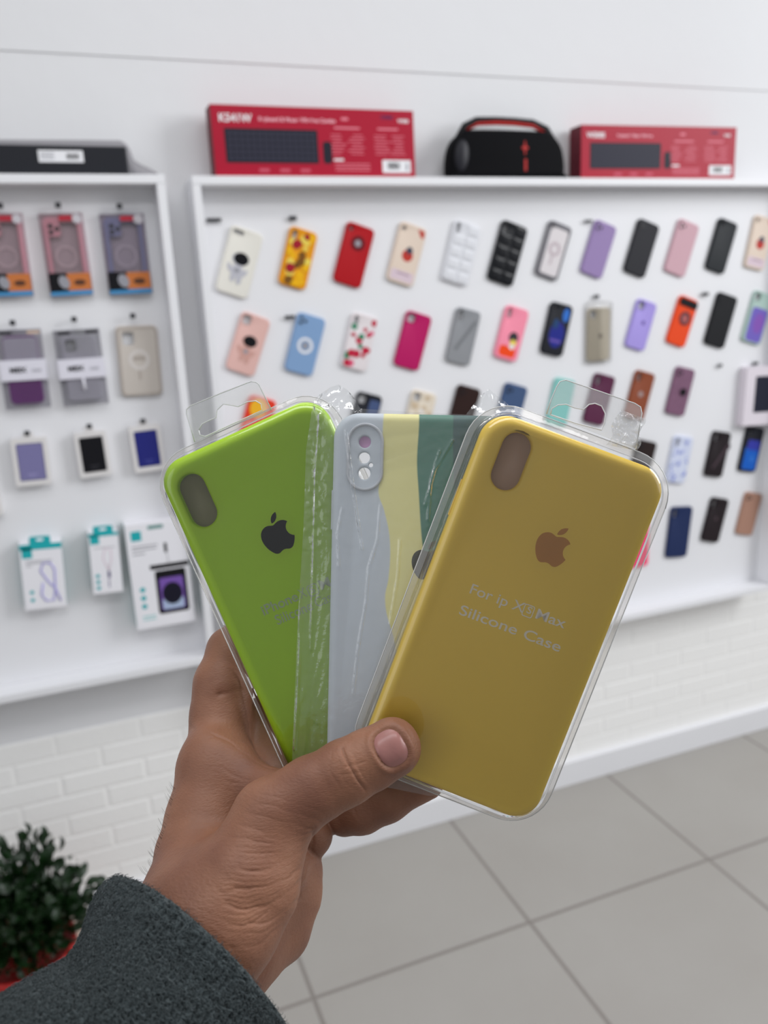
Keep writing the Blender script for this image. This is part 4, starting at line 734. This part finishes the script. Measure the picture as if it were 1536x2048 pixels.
# ------------------------------------------------------------------ the hand: one surface grown from a distance field, in metres along the view axes
HB = dict(k=.007)
def cpt(x, y, d): return ((x - 768) / F * d, (y - 1024) / F * d, d)
# chains of (photo x, photo y, distance, radius) ; blend radius
CH = [
 # thumb
 ([(783, 1496, .3300, .0119), (738, 1519, .3290, .0121), (690, 1546, .3275, .0128), (625, 1580, .3270, .0133), (545, 1640, .3265, .0165), (490, 1770, .318, .0208), (440, 1850, .312, .0230), (330, 2010, .306, .0240)], .0060, (1, 1, 1.12)),
 # index metacarpal side of the hand, wrist
 ([(437, 1560, .366, .0185), (418, 1640, .356, .0185), (402, 1715, .344, .0188), (392, 1810, .326, .0225), (300, 1990, .306, .0250)], .012, (1, 1, 1)),
 # web fold
 ([(425, 1510, .368, .0125), (500, 1560, .356, .0085), (590, 1590, .342, .0085)], .010, (1, 1, 1)),
 # index finger
 ([(437, 1545, .374, .0165), (441, 1440, .384, .0142), (447, 1370, .390, .0141), (468, 1305, .396, .0130), (560, 1235, .402, .0108), (640, 1215, .402, .0090)], .005, (1, 1, 1)),
 ([(476, 1455, .402, .0150), (545, 1530, .398, .0160)], .006, (1, 1, 1)),
 # middle finger
 ([(500, 1560, .388, .0170), (520, 1470, .404, .0110), (560, 1400, .408, .0105), (650, 1350, .404, .0098), (740, 1330, .400, .0085)], .004, (1, 1, 1)),
 # ring finger
 ([(560, 1620, .392, .0165), (600, 1560, .402, .0110), (660, 1500, .404, .0105), (760, 1460, .398, .0095), (840, 1440, .392, .0084)], .004, (1, 1, 1)),
 # palm towards the little finger
 ([(582, 1738, .373, .0140), (566, 1785, .369, .0172), (540, 1845, .362, .0185), (470, 1890, .345, .0205), (360, 2020, .322, .0240)], .006, (1, 1, 1)),
 ([(480, 1640, .376, .0200), (520, 1760, .362, .0200), (450, 1850, .345, .0230)], .012, (1, 1, 1)),
 # little finger
 ([(585, 1705, .376, .0110), (625, 1672, .374, .0094)], .0012, (1, 1, 1)),
 ([(690, 1632, .379, .0094), (718, 1616, .378, .0115), (775, 1593, .377, .0113), (850, 1560, .377, .0090)], .0009, (1, 1, 1)),
]
def field(P):
    D = None
    for pts, k, zs in CH:
        Q = np.array([cpt(*q[:3]) for q in pts]); R = np.array([q[3] for q in pts]); d = None
        for a, b, ra, rb in zip(Q, Q[1:], R, R[1:]):
            ba = b - a; pa = P - a; h = np.clip((pa @ ba) / (ba @ ba), 0, 1); v = pa - h[:, None] * ba; v[:, 2] *= zs[2]
            s = np.sqrt((v * v).sum(1)) - (ra + (rb - ra) * h)
            if d is None: d = s
            else: g = np.maximum(.0025 - np.abs(d - s), 0) / .0025; d = np.minimum(d, s) - g * g * .0025 * .25
        if D is None: D = d
        else: g = np.maximum(k - np.abs(D - d), 0) / k; D = np.minimum(D, d) - g * g * k * .25
    return D
def surface_nets(lo, hi, h):
    n = [int((hi[i] - lo[i]) / h) + 1 for i in range(3)]; ax = [lo[i] + h * np.arange(n[i]) for i in range(3)]
    cs = 4; V = np.full(n, 1.0, np.float32)
    ci = [np.arange(0, n[i], cs) for i in range(3)]; Cg = np.stack(np.meshgrid(*[ax[i][ci[i]] for i in range(3)], indexing='ij'), -1).reshape(-1, 3)
    Dc = field(Cg).reshape([len(c) for c in ci]); near = np.argwhere(np.abs(Dc) < h * cs * 1.9)
    off = np.stack(np.meshgrid(*[np.arange(cs)] * 3, indexing='ij'), -1).reshape(-1, 3)
    V = np.sign(np.repeat(np.repeat(np.repeat(Dc, cs, 0), cs, 1), cs, 2)[:n[0], :n[1], :n[2]]).astype(np.float64) * h * 3
    idx = (near[:, None, :] * cs + off[None]).reshape(-1, 3); idx = idx[(idx < np.array(n)).all(1)]
    for s in range(0, len(idx), 400000):
        q = idx[s:s + 400000]; V[q[:, 0], q[:, 1], q[:, 2]] = field(np.stack([ax[i][q[:, i]] for i in range(3)], -1))
    S = V < 0; c = [S[i:n[0] - 1 + i, j:n[1] - 1 + j, k:n[2] - 1 + k] for i in (0, 1) for j in (0, 1) for k in (0, 1)]
    cnt = sum(x.astype(np.int8) for x in c); act = (cnt > 0) & (cnt < 8); cells = np.argwhere(act); vid = -np.ones(act.shape, int); vid[tuple(cells.T)] = np.arange(len(cells))
    acc = np.zeros((len(cells), 3)); num = np.zeros(len(cells)); cor = [(i, j, k) for i in (0, 1) for j in (0, 1) for k in (0, 1)]
    for a in cor:
        for d in range(3):
            if a[d]: continue
            b = list(a); b[d] = 1; va = V[tuple((cells + a).T)]; vb = V[tuple((cells + b).T)]; m = (va < 0) != (vb < 0); t = np.where(m, va / np.where(m, va - vb, 1), 0)
            p = cells + np.array(a, float); p[:, d] += t; acc[m] += p[m]; num[m] += 1
    verts = np.array(lo) + h * acc / num[:, None]; faces = []
    for d in range(3):
        o1, o2 = [(1, 2), (2, 0), (0, 1)][d]; sl = [slice(0, n[i] - 1) for i in range(3)]; a = S[tuple(sl)]; sl2 = list(sl); sl2[d] = slice(1, n[d]); b = S[tuple(sl2)]
        E_ = np.argwhere(a != b); E_ = E_[(E_[:, o1] > 0) & (E_[:, o2] > 0)]; fl = a[tuple(E_.T)]
        u1 = np.zeros(3, int); u1[o1] = 1; u2 = np.zeros(3, int); u2[o2] = 1
        q = np.stack([vid[tuple(E_.T)], vid[tuple((E_ - u1).T)], vid[tuple((E_ - u1 - u2).T)], vid[tuple((E_ - u2).T)]], 1); q[~fl] = q[~fl][:, ::-1]; faces.append(q)
    return verts, np.concatenate(faces)
HV, HF = surface_nets((-.115, .035, .262), (.035, .205, .425), .0009)
def grads(P, h=.0004): 
    g = np.stack([field(P + np.eye(3)[i] * h) - field(P - np.eye(3)[i] * h) for i in range(3)], 1); return g / np.linalg.norm(g, axis=1)[:, None]
# one refinement pass, then skin folds as real relief
me = bpy.data.meshes.new('person'); me.from_pydata([tuple(p) for p in HV], [], [tuple(int(i) for i in q) for q in HF]); me.validate()
bm = bmesh.new(); bm.from_mesh(me); keep = [v for v in bm.verts if not v.link_faces]; bmesh.ops.delete(bm, geom=keep, context='VERTS')
# keep only what the camera-side view could show finely: split quads once on the near side
bmesh.ops.subdivide_edges(bm, edges=[ed for ed in bm.edges if ((ed.verts[0].co.z + ed.verts[1].co.z) / 2 < .372)], cuts=1, use_grid_fill=True)
bm.to_mesh(me); bm.free()
P = np.empty(len(me.vertices) * 3); me.vertices.foreach_get('co', P); P = P.reshape(-1, 3)
for _ in range(2): P = P - grads(P) * field(P)[:, None]
Nn = grads(P); U = 768 + F * P[:, 0] / P[:, 2]; Vv = 1024 + F * P[:, 1] / P[:, 2]; front = (Nn[:, 2] < -.05)
def crop(*q): return [(250 + x / 2.28, 1150 + y / 2.28) for x, y in q]
CR = [  # (polyline in the photo, depth mm, half width px)
 (crop((470, 1190), (600, 1212), (720, 1222), (862, 1170)), .45, 4), (crop((520, 1330), (600, 1345), (720, 1310), (845, 1230)), .7, 5), (crop((500, 1430), (600, 1430), (720, 1390), (838, 1290)), .75, 5),
 (crop((460, 1505), (560, 1525), (680, 1490), (800, 1390)), .6, 5), (crop((560, 1592), (660, 1580), (790, 1470)), .45, 4), (crop((540, 1640), (640, 1625), (740, 1550)), .35, 4), (crop((420, 1560), (520, 1600), (560, 1592)), .3, 4),
 (crop((560, 1085), (700, 1120), (850, 1160)), .35, 4), (crop((600, 1040), (740, 1075), (880, 1125)), .22, 3.5), (crop((620, 1000), (760, 1030), (900, 1080)), .18, 3), (crop((520, 1140), (640, 1170), (780, 1190)), .3, 3.5), (crop((560, 1270), (680, 1265), (800, 1215)), .4, 4), (crop((640, 1190), (740, 1200), (860, 1150)), .3, 3),
 (crop((350, 705), (430, 742), (500, 775), (590, 850), (700, 885)), .7, 4), (crop((300, 690), (360, 740), (430, 742)), .4, 4), (crop((450, 880), (560, 930), (700, 905)), .3, 4), (crop((460, 940), (560, 950), (640, 920)), .2, 4),
 (crop((430, 538), (500, 530), (565, 525)), 2.4, 5), (crop((350, 600), (400, 620), (430, 600)), .3, 4), (crop((380, 660), (430, 700), (470, 700)), .3, 4),
 (crop((945, 800), (940, 900), (1010, 1010)), .35, 3.5), (crop((1000, 790), (1015, 860), (1060, 930), (1090, 985)), 1.3, 3.5), (crop((1035, 810), (1060, 870), (1110, 950)), .35, 3), (crop((975, 850), (990, 930), (1040, 985)), .3, 3), (crop((1075, 790), (1115, 860), (1120, 930)), .35, 3), (crop((1000, 880), (1050, 868), (1090, 850)), .3, 3), (crop((990, 915), (1040, 905), (1075, 900)), .25, 3),
 (crop((1055, 1030), (1045, 1070), (1060, 1115)), .5, 4), (crop((1200, 985), (1210, 1030), (1215, 1060)), .5, 4), (crop((860, 1180), (850, 1250), (880, 1280)), .8, 4),
 (crop((480, 1700), (620, 1680), (740, 1560), (800, 1440), (850, 1290), (862, 1190)), .9, 6)]
disp = np.zeros(len(P)); wob = np.array([(noise.noise(Vector((p[0] * 160, p[1] * 160, p[2] * 160))), noise.noise(Vector((p[0] * 160 + 9, p[1] * 160, p[2] * 160))), noise.noise(Vector((p[0] * 90, p[1] * 90 + 5, p[2] * 90)))) for p in P])
U = U + wob[:, 0] * 4.5; Vv = Vv + wob[:, 1] * 4.5; gate = np.clip(.75 + wob[:, 2] * 1.6, .15, 1.3)
def pdist(poly):
    d = np.full(len(P), 1e9)
    for a, b in zip(poly, poly[1:]):
        vx, vy = b[0] - a[0], b[1] - a[1]; t = np.clip(((U - a[0]) * vx + (Vv - a[1]) * vy) / (vx * vx + vy * vy), 0, 1); d = np.minimum(d, np.hypot(U - a[0] - t * vx, Vv - a[1] - t * vy))
    return d
def smooth_poly(p, k=6):
    p = [p[0]] + list(p) + [p[-1]]; out = []
    for i in range(1, len(p) - 2):
        a, b, c, d = [np.array(q) for q in p[i - 1:i + 3]]
        for t in np.arange(k) / k: out.append(tuple(.5 * (2 * b + (c - a) * t + (2 * a - 5 * b + 4 * c - d) * t * t + (3 * b - a - 3 * c + d) * t ** 3)))
    return out + [tuple(p[-1])]
for poly, dep, w in CR:
    d = pdist(smooth_poly(poly)); disp -= gate * dep * .001 * np.exp(-(d / (w * .62)) ** 2) * .38; disp += gate * dep * .001 * .14 * np.exp(-((d - w * 2.6) / (w * 2.0)) ** 2)
# finer lines running across the ball of the thumb
for k in range(26):
    y0 = 1180 + k * 17 + (k % 3) * 5; a0 = 430 + 9 * (k % 5); b0 = 850 - max(0, k - 8) * 12
    d = pdist(smooth_poly(crop((a0, y0 + 8), ((a0 + b0) / 2, y0 + 16), (b0, y0 - 24 - k * 2)))); disp -= .00010 * gate * np.exp(-(d / 1.6) ** 2)
U = U - wob[:, 0] * 4.5; Vv = Vv - wob[:, 1] * 4.5   # nail bed: a low groove round the plate of the thumb nail
NC = (782, 1496); ndir = (.87, -.49)
def nail_uv(u, v): dx, dy = u - NC[0], v - NC[1]; return dx * ndir[0] + dy * ndir[1], -dx * ndir[1] + dy * ndir[0]
na, nb = nail_uv(U, Vv); rr = (np.abs(na / 30) ** 2.6 + np.abs(nb / 38) ** 2.6) ** (1 / 2.6); disp -= .0007 * np.exp(-((rr - 1.02) / .09) ** 2) + .0004 * (rr < 1); disp += .0005 * np.exp(-((rr - 1.3) / .18) ** 2)
disp = np.where(front, disp, 0)
fine = np.array([noise.noise(Vector((p[0] * 900, p[1] * 900, p[2] * 900))) for p in P]) * .00006
big = np.array([noise.noise(Vector((p[0] * 70, p[1] * 70, p[2] * 70))) for p in P]) * .0007
P = P + Nn * (disp + fine + big)[:, None]
m_skin = bpy.data.materials.new('skin'); m_skin.use_nodes = True
def _skin():
    nt = m_skin.node_tree; N = nt.nodes.new; L = nt.links.new; p = nt.nodes['Principled BSDF']; tc = N('ShaderNodeTexCoord')
    n1 = N('ShaderNodeTexNoise'); n1.inputs['Scale'].default_value = 28; n1.inputs['Detail'].default_value = 5; L(tc.outputs['Object'], n1.inputs['Vector'])
    cr = N('ShaderNodeValToRGB'); cr.color_ramp.elements[0].position = .35; cr.color_ramp.elements[0].color = (*s2l((118, 78, 61)), 1); cr.color_ramp.elements[1].position = .68; cr.color_ramp.elements[1].color = (*s2l((144, 100, 76)), 1)
    L(n1.outputs['Fac'], cr.inputs[0]); L(cr.outputs[0], p.inputs['Base Color']); p.inputs['Roughness'].default_value = .5; p.inputs['Specular IOR Level'].default_value = .35
    p.inputs['Subsurface Weight'].default_value = .12; p.inputs['Subsurface Radius'].default_value = (1, .35, .2); p.inputs['Subsurface Scale'].default_value = .003
    mp = N('ShaderNodeMapping'); mp.inputs['Rotation'].default_value = (0, .5, .4); mp.inputs['Scale'].default_value = (1, 1, 3.2); L(tc.outputs['Object'], mp.inputs['Vector'])
    v = N('ShaderNodeTexNoise'); v.inputs['Scale'].default_value = 650; v.inputs['Detail'].default_value = 4; L(mp.outputs[0], v.inputs['Vector'])
    b = N('ShaderNodeBump'); b.inputs['Strength'].default_value = .45; b.inputs['Distance'].default_value = .0005; L(v.outputs['Fac'], b.inputs['Height']); L(b.outputs[0], p.inputs['Normal'])
_skin()
PW = [EYE + w_dir(p) for p in P]; wrist = EYE + w_dir(cpt(400, 1800, .33))
for v, p in zip(me.vertices, PW): v.co = p - wrist
bm = bmesh.new(); bm.from_mesh(me); bmesh.ops.recalc_face_normals(bm, faces=bm.faces); tree = BVHTree.FromBMesh(bm); bm.to_mesh(me); bm.free()
hand = link('person', me, m_skin); hand.location = wrist
tag(hand, 'bare left hand with sleeved wrist holding three fanned phone cases, thumb across the front', 'person')
# thumb nail
def hit(x, y):
    o = EYE - wrist; d = (px(x, y, 1) - EYE).normalized(); r = tree.ray_cast(o, d); return r[0], r[1]
bm = bmesh.new(); rings_ = []; c0, n0 = hit(*NC)
for k in range(0, 9):
    rad = k / 8; row = []
    for t in range(40 if k else 1):
        a = 2 * math.pi * t / 40; ca, sa = math.cos(a), math.sin(a); q = (abs(ca) ** 2.6 + abs(sa) ** 2.6) ** (-1 / 2.6) * rad * .98
        A, B = ca * q * 30, sa * q * 38; x = NC[0] + A * ndir[0] - B * ndir[1]; y = NC[1] + A * ndir[1] + B * ndir[0]; h, nn = hit(x, y)
        if h is None: h = c0
        row.append(bm.verts.new(h + n0 * (.00055 * (1 - rad ** 4) + .0001)))
    rings_.append(row)
for t in range(40): bm.faces.new((rings_[0][0], rings_[1][t], rings_[1][(t + 1) % 40]))
for k in range(1, 8): bridge(bm, rings_[k], rings_[k + 1])
nail = from_bm('thumb_nail', bm, mat('nail', (152, 104, 98), .36, .4, coat=.1, var=.10, vscale=160), hand, True)
# a few wrist hairs
bm = bmesh.new(); rg = random.Random(9)
for k in range(46):
    y = rg.uniform(1560, 1752); x0 = np.interp(y, [1560, 1640, 1700, 1752], [352, 334, 314, 284])
    for t in range(30):
        h, nn = hit(x0 + 2 + t * 2, y)
        if h: break
    if not h: continue
    L = rg.uniform(.002, .0045); d = (nn + (w_dir((-.5, -.9, rg.uniform(-.3, .3)))) * .9).normalized(); tube_bm(bm, [h, h + d * L * .5, h + d * L + w_dir((0, -1, 0)) * L * .3], [.00005, .00004, .00002], 3)
from_bm('arm_hair', bm, mat('dark_hair', (50, 36, 28), .5), hand)['kind'] = 'stuff'
# ------------------------------------------------------------------ fleece sleeve
SEC = [(.0, (232, 1762), (600, 2135), (452, 1896), .312, .278), (.08, (206, 1770), (590, 2150), (425, 1922), .310, .274), (.2, (184, 1815), (575, 2175), (395, 1960), .306, .270), (.4, (171, 1886), (550, 2220), (345, 2010), .300, .262),
       (.65, (152, 1930), (500, 2290), (280, 2080), .294, .254), (.95, (84, 1966), (440, 2380), (180, 2150), .286, .246), (1.4, (-60, 2058), (330, 2520), (0, 2260), .276, .236), (2.2, (-300, 2150), (100, 2800), (-300, 2500), .26, .22)]
ts = [s[0] for s in SEC]; SA, SB, SN = [np.array([cpt(*s[k], s[4 if k < 3 else 5]) for s in SEC]) for k in (1, 2, 3)]
def ip3(t, T_): return np.array([np.interp(t, ts, T_[:, i]) for i in range(3)])
def ips(t, T_): return sum(ip3(t + d, T_) * w for d, w in ((-.05, .25), (0, .5), (.05, .25))) if t > .05 else ip3(t, T_)
NR, NA = 420, 700; tt = np.concatenate([np.linspace(0, 1.25, 380), np.linspace(1.27, 2.2, 40)]); co = []
aa = np.linspace(0, 2 * math.pi, NA, endpoint=False)
for t in tt:
    A_c, B_c, N_c = ips(t, SA), ips(t, SB), ips(t, SN); C0 = (A_c + B_c) / 2
    co.append(C0 + np.outer(np.cos(aa), (A_c - B_c) / 2) + np.outer(np.sin(aa), N_c - C0))
co = np.array(co)
dt = np.gradient(co, axis=0); da = np.roll(co, -1, 1) - np.roll(co, 1, 1); nm = np.cross(dt, da); nm /= np.linalg.norm(nm, axis=2)[:, :, None]
cen = co.mean(1, keepdims=True); sg = np.sign(((co - cen) * nm).sum(2).mean()); nm *= sg
flat = co.reshape(-1, 3); nf = nm.reshape(-1, 3); dsp = np.empty(len(flat))
for i, p in enumerate(flat):
    v = Vector(p); w1 = noise.noise(v * 300) ; q = v * 620 + Vector((w1, -w1, w1)) * 1.6; a = 1 - abs(noise.noise(q)) * 2.6; b = 1 - abs(noise.noise(v * 1150 + Vector((5, w1 * 2, 3)))) * 2.4
    dsp[i] = .00085 * a + .00045 * b + .0012 * noise.noise(v * 38)
edge = np.clip((np.repeat(tt, NA) + .001) / .03, 0, 1); flat = flat + nf * (dsp * (.75 + .25 * edge) - .0022 * (1 - np.sqrt(edge)))[:, None]
vv = [EYE + w_dir(p) - wrist for p in flat]; fc = []
for i in range(NR - 1):
    b0, b1 = i * NA, (i + 1) * NA
    for j in range(NA): jn = (j + 1) % NA; fc.append((b0 + j, b0 + jn, b1 + jn, b1 + j))
# turned-in hem, thickness 3 mm
base = len(vv); C_in = co[0].mean(0)
for r_, back in ((.965, .000), (.935, .004), (.92, .016)):
    for p in co[0]: q = C_in + (p - C_in) * r_ + np.array([-.60, .62, -.50]) * back; vv.append(EYE + w_dir(q) - wrist)
for k in range(3):
    b0 = 0 if k == 0 else base + (k - 1) * NA; b1 = base + k * NA
    for j in range(NA): jn = (j + 1) % NA; fc.append((b0 + j, b0 + jn, b1 + jn, b1 + j))
me = bpy.data.meshes.new('sleeve'); me.from_pydata(vv, [], fc)
m_fl = bpy.data.materials.new('grey_fleece'); m_fl.use_nodes = True
def _fleece():
    nt = m_fl.node_tree; N = nt.nodes.new; L = nt.links.new; p = nt.nodes['Principled BSDF']; tc = N('ShaderNodeTexCoord')
    p.inputs['Base Color'].default_value = (*s2l((66, 74, 76)), 1); p.inputs['Roughness'].default_value = .95; p.inputs['Specular IOR Level'].default_value = .1; p.inputs['Sheen Weight'].default_value = .12; p.inputs['Sheen Roughness'].default_value = .5
    n = N('ShaderNodeTexNoise'); n.inputs['Scale'].default_value = 1500; n.inputs['Detail'].default_value = 4; n.inputs['Distortion'].default_value = 1.2; L(tc.outputs['Object'], n.inputs['Vector'])
    b = N('ShaderNodeBump'); b.inputs['Strength'].default_value = .8; b.inputs['Distance'].default_value = .0007; L(n.outputs['Fac'], b.inputs['Height']); L(b.outputs[0], p.inputs['Normal'])
_fleece()
sl = link('sleeve', me, m_fl, hand); sl['label'] = 'dark grey fleece jacket sleeve'
bm = bmesh.new(); bm.from_mesh(me); bmesh.ops.recalc_face_normals(bm, faces=bm.faces); bm.to_mesh(me); bm.free(); me.polygons.foreach_set('use_smooth', [True] * len(me.polygons))

# curly fibres standing out of the fleece
rg = np.random.default_rng(3); vis = np.where((flat[:, 2] < .312) & (nf[:, 2] < .35) & (np.repeat(tt, NA) < 1.2))[0]; pk = rg.choice(vis, 26000, replace=False)
B0 = flat[pk]; Nf = nf[pk]; tg = rg.normal(size=(len(pk), 3)); tg -= (tg * Nf).sum(1)[:, None] * Nf; tg /= np.linalg.norm(tg, axis=1)[:, None]; bt = np.cross(Nf, tg)
Lf = rg.uniform(.0007, .0017, len(pk))[:, None]; K = [B0 - Nf * .0002, B0 + Nf * Lf * .35 + tg * Lf * .25, B0 + Nf * Lf * .42 + tg * Lf * .8 + bt * Lf * .2, B0 + Nf * Lf * .15 + tg * Lf * 1.05 + bt * Lf * .5]
V_, F2 = [], []
for k, (c, r) in enumerate(zip(K, (.00011, .00010, .00009, .00005))):
    for a in range(3): V_.append(c + (bt * math.cos(a * 2.094) + Nf * math.sin(a * 2.094)) * r)
V_ = np.stack(V_, 1).reshape(-1, 3); o_ = (np.arange(len(pk)) * 12)[:, None]
q = [(3 * k + a, 3 * k + (a + 1) % 3, 3 * k + 3 + (a + 1) % 3, 3 * k + 3 + a) for k in range(3) for a in range(3)]
F2 = np.concatenate([o_ + np.array(f)[None] for f in q])
Wm = np.array([list(w_dir(v)) for v in np.eye(3)]); Vw = V_ @ Wm + np.array(EYE - wrist)[None]
me = bpy.data.meshes.new('fleece_pile'); me.from_pydata(Vw.tolist(), [], F2.tolist()); fp = link('fleece_pile', me, m_fl, sl); fp['kind'] = 'stuff'
